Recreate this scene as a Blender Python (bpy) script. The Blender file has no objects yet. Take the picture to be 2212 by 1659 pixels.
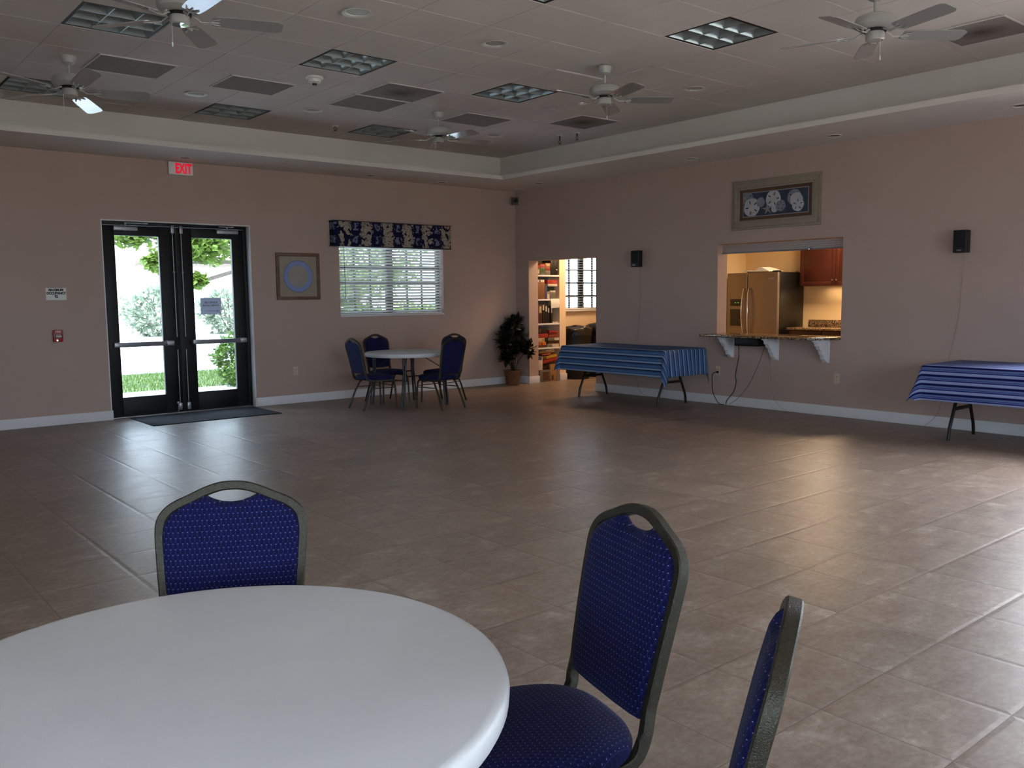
import bpy, bmesh, math, random
from mathutils import Vector, Matrix, Euler
C = bpy.context.scene.collection
PI = math.pi
# light levels
SKY=16.5; SUN=10.0; E_FRONT=10.; E_RIGHT=25.; E_LEFT=11.; E_KITCH=180.; E_KWALL=4.; E_CLOS=60.; EXPO=-0.6; TILT=42; SPREAD=98
# ------------------------------------------------------------------ helpers
class MB:
    """collects geometry and links it as ONE mesh object"""
    def __init__(s): s.v=[]; s.f=[]; s.mi=[]; s.m=0; s.uv=[]
    def add(s, vs, fs):
        o=len(s.v); s.v+= [tuple(p) for p in vs]
        for f in fs: s.f.append([i+o for i in f]); s.mi.append(s.m)
        return s
    def box(s,x0,x1,y0,y1,z0,z1,M=None):
        x0,x1=sorted((x0,x1)); y0,y1=sorted((y0,y1)); z0,z1=sorted((z0,z1))
        vs=[Vector(p) for p in ((x0,y0,z0),(x1,y0,z0),(x1,y1,z0),(x0,y1,z0),(x0,y0,z1),(x1,y0,z1),(x1,y1,z1),(x0,y1,z1))]
        if M is not None: vs=[M@p for p in vs]
        return s.add(vs,[(0,3,2,1),(4,5,6,7),(0,1,5,4),(1,2,6,5),(2,3,7,6),(3,0,4,7)])
    def cyl(s,p0,p1,r0,r1=None,n=16,caps=True):
        p0=Vector(p0);p1=Vector(p1); r1=r0 if r1 is None else r1
        d=(p1-p0).normalized(); a=d.orthogonal().normalized(); b=d.cross(a)
        vs=[];fs=[]
        for i in range(n):
            t=2*PI*i/n; e=a*math.cos(t)+b*math.sin(t); vs+= [p0+e*r0,p1+e*r1]
        for i in range(n):
            j=(i+1)%n; fs.append((2*i,2*j,2*j+1,2*i+1))
        if caps: fs.append([2*i for i in reversed(range(n))]); fs.append([2*i+1 for i in range(n)])
        return s.add(vs,fs)
    def lathe(s,prof,c=(0,0,0),n=32,M=None):
        c=Vector(c); vs=[];fs=[];k=len(prof)
        for i in range(n):
            t=2*PI*i/n
            for r,z in prof:
                p=Vector((r*math.cos(t),r*math.sin(t),z)); vs.append((M@p if M is not None else p)+c)
        for i in range(n):
            j=(i+1)%n
            for m in range(k-1): fs.append((i*k+m,j*k+m,j*k+m+1,i*k+m+1))
        if prof[0][0]>1e-5: fs.append([i*k for i in reversed(range(n))])
        if prof[-1][0]>1e-5: fs.append([i*k+k-1 for i in range(n)])
        return s.add(vs,fs)
    def sweep(s,pts,sec,closed=False,up=None,caps=True):
        """sweep a 2D section (list of (a,b)) along pts"""
        pts=[Vector(p) for p in pts]; n=len(pts); k=len(sec); vs=[];fs=[]
        def tan(i):
            if closed: return (pts[(i+1)%n]-pts[i-1]).normalized()
            if i==0: return (pts[1]-pts[0]).normalized()
            if i==n-1: return (pts[-1]-pts[-2]).normalized()
            return ((pts[i+1]-pts[i]).normalized()+(pts[i]-pts[i-1]).normalized()).normalized()
        t=tan(0); a=(Vector(up)-t*t.dot(Vector(up))).normalized() if up is not None else t.orthogonal().normalized()
        for i in range(n):
            t2=tan(i)
            if up is not None:
                u=Vector(up); w=u-t2*t2.dot(u)
                if w.length>1e-4: a=w.normalized()
            else:
                a=(a-t2*t2.dot(a)).normalized()
            b=t2.cross(a)
            for p,q in sec: vs.append(pts[i]+a*p+b*q)
        m=n if closed else n-1
        for i in range(m):
            j=(i+1)%n
            for e in range(k):
                g=(e+1)%k; fs.append((i*k+e,i*k+g,j*k+g,j*k+e))
        if caps and not closed: fs.append(list(reversed(range(k)))); fs.append([(n-1)*k+e for e in range(k)])
        return s.add(vs,fs)
    def tube(s,pts,r,n=10,closed=False,ry=None):
        ry=ry or r
        return s.sweep(pts,[(r*math.cos(2*PI*i/n),ry*math.sin(2*PI*i/n)) for i in range(n)],closed)
    def prism(s,poly,fn,t0,t1):
        """poly: list of 2D, fn(a,b,t)->3D"""
        n=len(poly); vs=[fn(a,b,t0) for a,b in poly]+[fn(a,b,t1) for a,b in poly]
        fs=[list(reversed(range(n))),[n+i for i in range(n)]]
        for i in range(n):
            j=(i+1)%n; fs.append((i,j,n+j,n+i))
        return s.add(vs,fs)
    def rings(s,rs,capa=True,capb=True):
        """loft between equal length rings of 3D points"""
        k=len(rs[0]); vs=[p for r in rs for p in r]; fs=[]
        for i in range(len(rs)-1):
            for e in range(k):
                g=(e+1)%k; fs.append((i*k+e,i*k+g,(i+1)*k+g,(i+1)*k+e))
        if capa: fs.append(list(reversed(range(k))))
        if capb: fs.append([(len(rs)-1)*k+e for e in range(k)])
        return s.add(vs,fs)
    def build(s,name,mat,parent=None,bevel=0,seg=2,smooth=35,fix=True):
        me=bpy.data.meshes.new(name); me.from_pydata(s.v,[],s.f)
        mats=mat if isinstance(mat,(list,tuple)) else [mat]
        for m in mats: me.materials.append(m)
        if len(mats)>1: me.polygons.foreach_set('material_index',s.mi)
        if s.uv:
            ul=me.uv_layers.new(name='UVMap')
            for l in me.loops: ul.data[l.index].uv=s.uv[l.vertex_index]
        if bevel or fix:
            bm=bmesh.new(); bm.from_mesh(me)
            if fix: bmesh.ops.recalc_face_normals(bm,faces=bm.faces)
            if bevel:
                es=[e for e in bm.edges if len(e.link_faces)==2 and e.calc_face_angle(0)>math.radians(30)]
                bmesh.ops.bevel(bm,geom=es,offset=bevel,segments=seg,profile=0.5,affect='EDGES',clamp_overlap=True)
            bm.to_mesh(me); bm.free()
        if smooth:
            me.polygons.foreach_set('use_smooth',[True]*len(me.polygons))
            me.set_sharp_from_angle(angle=math.radians(smooth))
        me.update()
        o=bpy.data.objects.new(name,me); C.objects.link(o)
        if parent is not None: o.parent=parent
        return o
def tag(o,label=None,cat=None,group=None,kind=None):
    if label: o['label']=label
    if cat: o['category']=cat
    if group: o['group']=group
    if kind: o['kind']=kind
    return o
def thing(name,label,cat,loc=(0,0,0),rz=0,group=None,kind=None):
    o=bpy.data.objects.new(name,None); C.objects.link(o); o.empty_display_size=.1
    o.location=loc; o.rotation_euler=(0,0,rz)
    return tag(o,label,cat,group,kind)
def dup(root,loc,rz=0,label=None,group=None):
    r=root.copy(); C.objects.link(r); r.location=loc; r.rotation_euler=(0,0,rz)
    if label: r['label']=label
    if group: r['group']=group
    for ch in root.children:
        c=ch.copy(); C.objects.link(c); c.parent=r
        for g in ch.children:
            d=g.copy(); C.objects.link(d); d.parent=c
    return r
def struct(name,mb,mat,parent=None,**k):
    o=mb.build(name,mat,parent,**k)
    if parent is None: o['kind']='structure'
    return o
def text(name,body,size,mat,parent,origin,X,Y,extrude=.001,bold=0,sx=1,align='CENTER',spacing=1,line=1.0):
    cu=bpy.data.curves.new(name,'FONT'); cu.body=body; cu.size=size; cu.extrude=extrude; cu.offset=bold
    cu.align_x=align; cu.align_y='CENTER'; cu.space_character=spacing; cu.space_line=line
    tmp=bpy.data.objects.new(name+'_src',cu); C.objects.link(tmp)
    bpy.context.view_layer.update()
    me=bpy.data.meshes.new_from_object(tmp.evaluated_get(bpy.context.evaluated_depsgraph_get()))
    bpy.data.objects.remove(tmp); bpy.data.curves.remove(cu)
    me.name=name; me.materials.clear(); me.materials.append(mat)
    X=Vector(X); Y=Vector(Y); Z=X.cross(Y)
    M=Matrix((X,Y,Z)).transposed().to_4x4(); M.translation=Vector(origin)
    me.transform(M@Matrix.Diagonal((sx,1,1,1)))
    if sx<0: me.flip_normals()
    o=bpy.data.objects.new(name,me); C.objects.link(o); o.parent=parent
    return o
# ------------------------------------------------------------------ materials
def lin(c):
    if isinstance(c,str):
        c=[int(c[i:i+2],16)/255 for i in (0,2,4)]
    return tuple(x/12.92 if x<=.04045 else ((x+.055)/1.055)**2.4 for x in c)+(1,)
class NT:
    def __init__(s,name):
        s.mat=bpy.data.materials.new(name); s.mat.use_nodes=True; s.t=s.mat.node_tree; s.t.nodes.clear()
        s.out=s.n('ShaderNodeOutputMaterial')
    def n(s,typ,**k):
        x=s.t.nodes.new(typ)
        for a,b in k.items(): setattr(x,a,b)
        return x
    def l(s,a,b): s.t.links.new(a,b)
    def math(s,op,a,b=None,c=None,clamp=False):
        x=s.n('ShaderNodeMath',operation=op,use_clamp=clamp)
        for i,v in enumerate((a,b,c)):
            if v is None: continue
            if isinstance(v,(int,float)): x.inputs[i].default_value=v
            else: s.l(v,x.inputs[i])
        return x.outputs[0]
    def mix(s,f,a,b,blend='MIX'):
        x=s.n('ShaderNodeMix',data_type='RGBA',blend_type=blend)
        for i,v in ((0,f),(6,a),(7,b)):
            if isinstance(v,(int,float)): x.inputs[i].default_value=v
            elif isinstance(v,tuple): x.inputs[i].default_value=v
            else: s.l(v,x.inputs[i])
        return x.outputs[2]
    def obj(s):
        x=s.n('ShaderNodeTexCoord'); return x.outputs['Object']
    def sep(s,v):
        x=s.n('ShaderNodeSeparateXYZ'); s.l(v,x.inputs[0]); return x.outputs
    def comb(s,a,b,c):
        x=s.n('ShaderNodeCombineXYZ')
        for i,v in enumerate((a,b,c)):
            if isinstance(v,(int,float)): x.inputs[i].default_value=v
            else: s.l(v,x.inputs[i])
        return x.outputs[0]
    def noise(s,vec,scale,detail=3,rough=.5):
        x=s.n('ShaderNodeTexNoise'); x.inputs['Scale'].default_value=scale; x.inputs['Detail'].default_value=detail; x.inputs['Roughness'].default_value=rough
        if vec is not None: s.l(vec,x.inputs['Vector'])
        return x.outputs['Fac']
    def ramp(s,f,stops,interp='LINEAR'):
        x=s.n('ShaderNodeValToRGB'); e=x.color_ramp; e.interpolation=interp
        while len(e.elements)<len(stops): e.elements.new(.5)
        for el,(p,c) in zip(e.elements,stops): el.position=p; el.color=c
        s.l(f,x.inputs[0]); return x.outputs[0]
    def bump(s,h,dist=.002,strength=1.):
        x=s.n('ShaderNodeBump'); x.inputs['Strength'].default_value=strength; x.inputs['Distance'].default_value=dist
        s.l(h,x.inputs['Height']); return x.outputs[0]
    def bsdf(s,col=None,rough=.5,metal=0,spec=.5,coat=0,normal=None,sheen=0,coat_rough=.05):
        b=s.n('ShaderNodeBsdfPrincipled')
        for nm,v in (('Base Color',col),('Roughness',rough),('Metallic',metal),('Specular IOR Level',spec),('Coat Weight',coat),('Sheen Weight',sheen)):
            if v is None: continue
            if isinstance(v,(int,float,tuple)): b.inputs[nm].default_value=v
            else: s.l(v,b.inputs[nm])
        b.inputs['Coat Roughness'].default_value=coat_rough
        if normal is not None: s.l(normal,b.inputs['Normal'])
        s.l(b.outputs[0],s.out.inputs[0]); return b
def plain(name,c,rough=.5,metal=0,spec=.5,coat=0,vary=.06,vs=6,bump=None,sheen=0,coat_rough=.05):
    t=NT(name); col=lin(c); o=t.obj()
    f=t.noise(o,vs,4)
    a=tuple(min(1,x*(1-vary)) for x in col[:3])+(1,); b=tuple(min(1,x*(1+vary)) for x in col[:3])+(1,)
    cc=t.ramp(f,[(.3,a),(.7,b)])
    nm=None
    if bump: nm=t.bump(t.noise(o,bump[0],3),bump[1],1)
    t.bsdf(cc,rough,metal,spec,coat,nm,sheen,coat_rough); return t.mat
def emit(name,c,st):
    t=NT(name); e=t.n('ShaderNodeEmission'); e.inputs[0].default_value=lin(c); e.inputs[1].default_value=st
    t.l(e.outputs[0],t.out.inputs[0]); return t.mat
def glass(name,tint=(1,1,1,1),refl=.06):
    t=NT(name); tr=t.n('ShaderNodeBsdfTransparent'); tr.inputs[0].default_value=tint
    gl=t.n('ShaderNodeBsdfGlossy'); gl.inputs['Roughness'].default_value=.02
    lw=t.n('ShaderNodeLayerWeight'); lw.inputs[0].default_value=.25
    f=t.math('MULTIPLY_ADD',lw.outputs['Fresnel'],.6,refl*.3,clamp=True)
    m=t.n('ShaderNodeMixShader'); t.l(f,m.inputs[0]); t.l(tr.outputs[0],m.inputs[1]); t.l(gl.outputs[0],m.inputs[2])
    t.l(m.outputs[0],t.out.inputs[0]); return t.mat
def leafmat(name,c1,c2,trans=.35):
    t=NT(name); o=t.obj(); f=t.noise(o,5,3)
    g=t.n('ShaderNodeNewGeometry')
    cc=t.mix(t.math('MULTIPLY_ADD',g.outputs['Random Per Island'],.7,t.math('MULTIPLY',f,.3)),lin(c1),lin(c2))
    d=t.n('ShaderNodeBsdfPrincipled'); d.inputs['Roughness'].default_value=.45; t.l(cc,d.inputs['Base Color'])
    tr=t.n('ShaderNodeBsdfTranslucent'); t.l(cc,tr.inputs[0])
    m=t.n('ShaderNodeMixShader'); m.inputs[0].default_value=trans; t.l(d.outputs[0],m.inputs[1]); t.l(tr.outputs[0],m.inputs[2])
    t.l(m.outputs[0],t.out.inputs[0]); return t.mat
M={}
M['wall']=plain('wall_paint',(.70,.615,.575),.75,vary=.02,vs=2,bump=(140,.0006))
M['soffit']=plain('soffit_paint',(.86,.84,.82),.8,vary=.02,vs=2)
M['shutter']=plain('grey_shutter_slat',(.66,.64,.63),.6,vary=.02)
M['trimw']=plain('white_trim_paint',(.86,.86,.87),.45,vary=.02)
M['kwall']=plain('kitchen_wall_paint',(.90,.80,.62),.7,vary=.02,vs=2)
M['cwall']=plain('closet_wall_paint',(.93,.83,.70),.7,vary=.02,vs=2)
M['white_plastic']=plain('white_plastic',(.88,.88,.87),.4,vary=.02)
M['black_metal']=plain('black_aluminium',(.035,.035,.042),.5,0,.3,vary=.1)
M['black_plastic']=plain('black_plastic',(.05,.05,.055),.45,vary=.1)
M['grey_metal']=plain('satin_grey_metal',(.55,.55,.57),.35,.7,vary=.05)
M['dark_tube']=plain('dark_brown_leg_enamel',(.13,.11,.105),.4,.3,vary=.1)
M['push_bar']=plain('grey_push_bar',(.40,.40,.42),.4,.3)
M['grey_tube']=plain('grey_leg_enamel',(.16,.17,.19),.4,.4,vary=.1)
M['bronze']=plain('hammered_bronze_frame',(.205,.195,.155),.36,.5,vary=.4,vs=260,bump=(380,.0016))
M['fan_white']=plain('white_fan_enamel',(.68,.68,.67),.32,0,.5,coat=.2,vary=.02)
M['fan_blade']=plain('white_gloss_fan_blade',(.60,.60,.60),.12,0,.5,coat=.5,vary=.02,coat_rough=.08)
M['fan_cap']=plain('polished_white_cap',(.70,.70,.69),.06,0,.6,coat=1,vary=.01,coat_rough=.02)
M['chrome']=plain('polished_chrome',(.8,.8,.8),.15,1,vary=.02)
M['steel']=plain('brushed_stainless',(.50,.46,.42),.38,.75,vary=.04,vs=2)
M['black_gloss']=plain('black_appliance_side',(.045,.04,.04),.35,vary=.1)
M['cherry']=plain('cherry_wood',(.20,.072,.048),.35,vary=.25,vs=3)
M['glass']=glass('window_glass',(.97,.99,.98,1))
M['pwhite']=plain('white_paper',(.90,.90,.88),.8,vary=.02)
M['almond']=plain('almond_plate',(.78,.72,.63),.5,vary=.02)
M['cream_frame']=plain('taupe_painted_frame',(.56,.52,.46),.6,vary=.06,vs=9)
M['brown_frame']=plain('brown_wood_frame',(.42,.30,.24),.5,vary=.2,vs=12)
M['brown_mat']=plain('brown_mat_board',(.34,.24,.18),.8,vary=.08)
M['wicker']=plain('brown_wicker',(.42,.27,.18),.7,vary=.4,vs=40,bump=(90,.004))
M['soil']=plain('dark_soil',(.10,.08,.06),.9,vary=.3,vs=60)
M['rubber']=plain('black_bin_plastic',(.045,.045,.05),.5,vary=.15)
M['bag']=plain('black_bin_bag',(.05,.05,.055),.25,vary=.15,bump=(25,.01))
M['mat']=plain('charcoal_entrance_mat',(.065,.065,.08),.95,vary=.3,vs=200,bump=(300,.003))
M['cord']=plain('black_cord',(.09,.07,.065),.5)
M['wire']=plain('thin_pale_wire',(.62,.55,.50),.5)
M['red']=plain('fire_red',(.62,.06,.08),.35,vary=.05)
M['exit_red']=emit('exit_letter_red',(1,.12,.24),1.0)
M['ink']=plain('black_ink',(.06,.06,.06),.7)
M['whiteink']=plain('white_ink',(.85,.80,.80),.6)
M['led_green']=emit('display_green',(.45,1,.4),.8)
M['bark']=plain('grey_bark',(.42,.38,.34),.9,vary=.3,vs=20)
M['speaker_cloth']=plain('black_speaker_grille',(.035,.035,.04),.8,vary=.2,vs=200)
M['grey_plastic']=plain('grey_plastic',(.36,.35,.35),.5)
# --- floor tiles
def floor_mat():
    t=NT('travertine_floor_tile'); x,y,z=t.sep(t.obj())
    ux=t.math('DIVIDE',t.math('ADD',x,5.843),.4515); uy=t.math('DIVIDE',t.math('ADD',y,9.638),.4515)
    ix=t.math('FLOOR',ux); iy=t.math('FLOOR',uy); fx=t.math('FRACT',ux); fy=t.math('FRACT',uy)
    wn=t.n('ShaderNodeTexWhiteNoise',noise_dimensions='3D'); t.l(t.comb(ix,iy,0),wn.inputs[0])
    rc=t.n('ShaderNodeSeparateColor'); t.l(wn.outputs['Color'],rc.inputs[0])
    r,g,b=rc.outputs
    d=t.math('MINIMUM',t.math('MINIMUM',fx,t.math('SUBTRACT',1,fx)),t.math('MINIMUM',fy,t.math('SUBTRACT',1,fy)))
    grout=t.math('LESS_THAN',d,.0040)
    vec=t.comb(t.math('ADD',x,t.math('MULTIPLY',r,37)),t.math('MULTIPLY_ADD',g,53,t.math('MULTIPLY',y,1.35)),t.math('MULTIPLY',b,19))
    n1=t.noise(vec,4.6,11,.74); n2=t.noise(vec,30,6,.7)
    col=t.ramp(n1,[(.32,lin((.455,.39,.345))),(.46,lin((.51,.445,.40))),(.57,lin((.565,.505,.455))),(.70,lin((.71,.66,.62)))])
    col=t.mix(.30,col,t.ramp(n2,[(.38,lin((.44,.365,.315))),(.64,lin((.66,.60,.55)))]))
    tone=t.math('MULTIPLY_ADD',b,.17,.90)
    col=t.mix(1.,col,t.comb(tone,tone,tone),'MULTIPLY')
    col=t.mix(grout,col,lin((.40,.35,.31)))
    tilt=t.math('ADD',t.math('MULTIPLY',t.math('SUBTRACT',r,.5),fx),t.math('MULTIPLY',t.math('SUBTRACT',g,.5),fy))
    pil=t.math('MINIMUM',t.math('MULTIPLY',d,22),1)
    h=t.math('ADD',t.math('MULTIPLY',tilt,.0030),t.math('MULTIPLY',pil,.0012))
    h=t.math('ADD',h,t.math('MULTIPLY',n2,.0007))
    nm=t.bump(h,1.0,1.0)
    rough=t.math('MULTIPLY_ADD',n1,.20,.28)
    t.bsdf(col,rough,0,.36,0,nm); return t.mat
M['floor']=floor_mat()
def ceil_mat():
    t=NT('acoustic_ceiling_tile'); o=t.obj()
    n=t.noise(o,180,2); v=t.n('ShaderNodeTexVoronoi'); v.inputs['Scale'].default_value=130; t.l(o,v.inputs['Vector'])
    pin=t.math('LESS_THAN',v.outputs['Distance'],.16)
    base=t.ramp(t.noise(o,1.3,3),[(.3,lin((.845,.815,.80))),(.7,lin((.875,.85,.835)))])
    col=t.mix(t.math('MULTIPLY',pin,.35),base,lin((.5,.46,.44)))
    t.bsdf(col,.9,0,.2,0,t.bump(n,.0015,1)); return t.mat
M['ceil']=ceil_mat()
M['tbar']=plain('white_ceiling_grid',(.84,.82,.81),.5,vary=.01)
M['dark_gap']=plain('dark_fixture_edge',(.05,.05,.05),.6)
M['louver']=plain('parabolic_louver_aluminium',(.60,.65,.66),.30,.35,vary=.03)
M['louver_top']=plain('louver_lamp_panel',(.62,.66,.68),.4,.2,vary=.03)
def vent_mat(name,stain):
    t=NT(name); o=t.obj(); x,y,z=t.sep(o)
    r=t.math('SQRT',t.math('ADD',t.math('MULTIPLY',x,x),t.math('MULTIPLY',y,y)))
    n=t.noise(o,9,3)
    k=t.math('SUBTRACT',1.15,t.math('MULTIPLY',t.math('ADD',r,t.math('MULTIPLY',n,.10)),4.2),clamp=True)
    k=t.math('MULTIPLY',k,stain)
    v=t.n('ShaderNodeTexVoronoi'); v.inputs['Scale'].default_value=110; t.l(o,v.inputs['Vector'])
    pin=t.math('LESS_THAN',v.outputs['Distance'],.3)
    col=t.mix(t.math('MULTIPLY',pin,.5),lin((.56,.535,.52)),lin((.22,.20,.19)))
    col=t.mix(k,col,lin((.26,.19,.16)))
    t.bsdf(col,.8,0,.3); return t.mat
M['vent']=vent_mat('perforated_vent_panel',0.0)
M['vent_stain']=vent_mat('dusty_perforated_vent_panel',.85)
# --- chair fabric: navy with a staggered grid of pale dots
def fabric(name,ax):
    t=NT(name); o=t.obj(); s=t.sep(o); a=s[0]; b=s[ax]
    ua=t.math('DIVIDE',a,.0129); ub=t.math('DIVIDE',b,.0150)
    row=t.math('FLOOR',ub); sh=t.math('MULTIPLY',t.math('MODULO',t.math('ABSOLUTE',row),2),.5)
    fa=t.math('SUBTRACT',t.math('FRACT',t.math('ADD',ua,sh)),.5); fb=t.math('SUBTRACT',t.math('FRACT',ub),.5)
    fa=t.math('MULTIPLY',fa,.0129); fb=t.math('MULTIPLY',fb,.0150)
    d=t.math('SQRT',t.math('ADD',t.math('MULTIPLY',fa,fa),t.math('MULTIPLY',fb,fb)))
    dot=t.math('LESS_THAN',d,.00115)
    # faint diagonal weave
    w1=t.math('ABSOLUTE',t.math('SUBTRACT',t.math('FRACT',t.math('ADD',t.math('DIVIDE',a,.0129),t.math('DIVIDE',b,.030))),.5))
    w2=t.math('ABSOLUTE',t.math('SUBTRACT',t.math('FRACT',t.math('SUBTRACT',t.math('DIVIDE',a,.0129),t.math('DIVIDE',b,.030))),.5))
    wv=t.math('LESS_THAN',t.math('MINIMUM',w1,w2),.045)
    n=t.noise(o,60,4); n3=t.noise(o,900,2)
    base=t.ramp(n,[(.3,lin((.022,.030,.19))),(.7,lin((.034,.046,.25)))])
    col=t.mix(t.math('MULTIPLY',wv,.09),base,lin((.40,.46,.75)))
    col=t.mix(dot,col,lin((.46,.49,.68)))
    t.bsdf(col,.85,0,.15,0,t.bump(n3,.0008,1),sheen=.03); return t.mat
M['fab_back']=fabric('navy_dotted_fabric_back',2)
M['fab_seat']=fabric('navy_dotted_fabric_seat',1)
def table_mat():
    t=NT('white_blow_moulded_plastic'); o=t.obj()
    n=t.noise(o,500,2); n2=t.noise(o,2.5,5)
    col=t.ramp(n2,[(.3,lin((.80,.81,.82))),(.7,lin((.85,.855,.86)))])
    t.bsdf(col,.42,0,.4,0,t.bump(n,.0004,1)); return t.mat
M['table']=table_mat()
def stripes(name,stops,period):
    t=NT(name); u=t.n('ShaderNodeTexCoord').outputs['UV']; s=t.sep(u)
    f=t.math('FRACT',t.math('DIVIDE',s[0],period))
    col=t.ramp(f,[(p,lin(c)) for p,c in stops],'CONSTANT')
    n=t.noise(u,900,2)
    t.bsdf(col,.8,0,.2,0,t.bump(n,.0008,1)); return t.mat
M['cloth_a']=stripes('blue_stripe_cloth',[(0,(.52,.60,.72)),(.22,(.27,.38,.56)),(.33,(.16,.27,.48)),(.40,(.30,.43,.61)),(.60,(.22,.34,.52)),(.82,(.03,.05,.17)),(.95,(.35,.46,.60))],.085)
M['cloth_b']=stripes('royal_blue_stripe_cloth',[(0,(.55,.60,.76)),(.24,(.08,.12,.42)),(.36,(.38,.45,.64)),(.44,(.13,.18,.48)),(.50,(.35,.42,.60)),(.70,(.03,.045,.30)),(.93,(.44,.50,.68))],.088)
def floral():
    t=NT('navy_hibiscus_valance_print'); o=t.obj(); x,y,z=t.sep(o)
    P_=.35; fx=t.math('SUBTRACT',t.math('FRACT',t.math('DIVIDE',t.math('ADD',x,1.007),P_)),.5)
    n=t.noise(o,16,5,.65); n2=t.noise(o,42,4,.6)
    wob=t.math('MULTIPLY',t.math('SUBTRACT',n,.5),.9)
    a=t.math('ABSOLUTE',t.math('ADD',fx,wob))
    bl=t.math('LESS_THAN',a,.25)
    v=t.n('ShaderNodeTexVoronoi'); v.inputs['Scale'].default_value=17; t.l(o,v.inputs['Vector'])
    gap=t.math('LESS_THAN',v.outputs['Distance'],.70)
    flower=t.math('MULTIPLY',bl,gap)
    fx2=t.math('SUBTRACT',t.math('FRACT',t.math('DIVIDE',t.math('ADD',x,1.182),P_)),.5)
    b2=t.math('LESS_THAN',t.math('ABSOLUTE',t.math('ADD',fx2,wob)),.07)
    zz=t.math('FRACT',t.math('MULTIPLY',t.math('ADD',z,.03),5.5)); b2=t.math('MULTIPLY',b2,t.math('GREATER_THAN',zz,.42))
    cream=t.ramp(n2,[(.36,lin((.30,.28,.27))),(.5,lin((.66,.63,.58))),(.66,lin((.50,.44,.40)))])
    col=t.mix(flower,lin((.05,.06,.20)),cream)
    col=t.mix(b2,col,lin((.42,.44,.54)))
    t.bsdf(col,.85,0,.2); return t.mat
M['floral']=floral()
def granite():
    t=NT('speckled_granite'); o=t.obj(); v=t.n('ShaderNodeTexVoronoi'); v.inputs['Scale'].default_value=95; t.l(o,v.inputs['Vector'])
    c=t.n('ShaderNodeSeparateColor'); t.l(v.outputs['Color'],c.inputs[0])
    col=t.ramp(c.outputs[0],[(0,lin((.20,.15,.11))),(.25,lin((.48,.39,.29))),(.55,lin((.64,.54,.42))),(.85,lin((.30,.25,.21)))],'CONSTANT')
    t.bsdf(col,.12,0,.5); return t.mat
M['granite']=granite()
def blind_mat():
    t=NT('white_blind_slat'); d=t.n('ShaderNodeBsdfPrincipled'); d.inputs['Base Color'].default_value=lin((.86,.86,.84)); d.inputs['Roughness'].default_value=.45
    tr=t.n('ShaderNodeBsdfTranslucent'); tr.inputs[0].default_value=lin((.85,.85,.80))
    m=t.n('ShaderNodeMixShader'); m.inputs[0].default_value=.12; t.l(d.outputs[0],m.inputs[1]); t.l(tr.outputs[0],m.inputs[2]); t.l(m.outputs[0],t.out.inputs[0]); return t.mat
M['slat']=blind_mat()
def paper_tr():
    t=NT('translucent_notice_paper'); d=t.n('ShaderNodeBsdfDiffuse'); d.inputs[0].default_value=lin((.85,.86,.88))
    tr=t.n('ShaderNodeBsdfTranslucent'); tr.inputs[0].default_value=lin((.52,.52,.55))
    m=t.n('ShaderNodeMixShader'); m.inputs[0].default_value=.7; t.l(d.outputs[0],m.inputs[1]); t.l(tr.outputs[0],m.inputs[2]); t.l(m.outputs[0],t.out.inputs[0]); return t.mat
M['notice']=paper_tr()
M['leaf_tree']=leafmat('tree_leaf',(.31,.42,.16),(.52,.61,.28),.5)
M['leaf_hedge']=leafmat('hedge_leaf',(.38,.46,.33),(.72,.74,.66),.4)
M['leaf_bush']=leafmat('bush_leaf',(.13,.24,.07),(.37,.48,.18),.35)
M['leaf_plant']=leafmat('house_plant_leaf',(.035,.07,.05),(.07,.13,.09),.05)
M['grass']=leafmat('grass_blade',(.20,.33,.09),(.34,.44,.16),.3)
M['lawn']=plain('lawn_ground',(.33,.37,.20),.9,vary=.35,vs=3)
M['concrete']=plain('pale_concrete',(.80,.79,.77),.8,vary=.05)
M['road']=plain('sunlit_pale_asphalt',(.72,.73,.75),.9,vary=.05)
M['stucco']=plain('white_stucco',(.86,.83,.80),.9,vary=.03)
M['rooft']=plain('pink_clay_roof',(.80,.66,.62),.8,vary=.08)
# numbers found by measuring the photograph (metres)
HC=3.586; ZS=3.158; ZL=3.215; WTR=.680; WTB=.450; WSR=1.127; WSB=1.044
GX,GY,GT=-5.622,-5.580,.66446
XL=-13.6; YF=-14.6          # unseen left and front walls
cam=Vector((-9.4367,-11.2024,1.45))
# ------------------------------------------------------------------ room shell
m=MB(); m.box(XL-.3,3.35,YF-.3,.34,-.12,0); struct('floor',m,M['floor'],smooth=0)
HT=3.75
# back wall (door and window openings)
DX0,DX1,DZ=-6.445,-4.595,2.41
WX0,WX1,WZ0,WZ1=-3.285,-1.475,1.19,2.33
m=MB(); Y0,Y1=0,.2
for a,b,c,d in ((XL-.2,DX0,0,HT),(DX0,DX1,DZ,HT),(DX1,WX0,0,HT),(WX0,WX1,0,WZ0),(WX0,WX1,WZ1,HT),(WX1,.85,0,HT)):
    m.box(a,b,Y0,Y1,c,d)
struct('wall_back',m,M['wall'],smooth=0)
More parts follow.
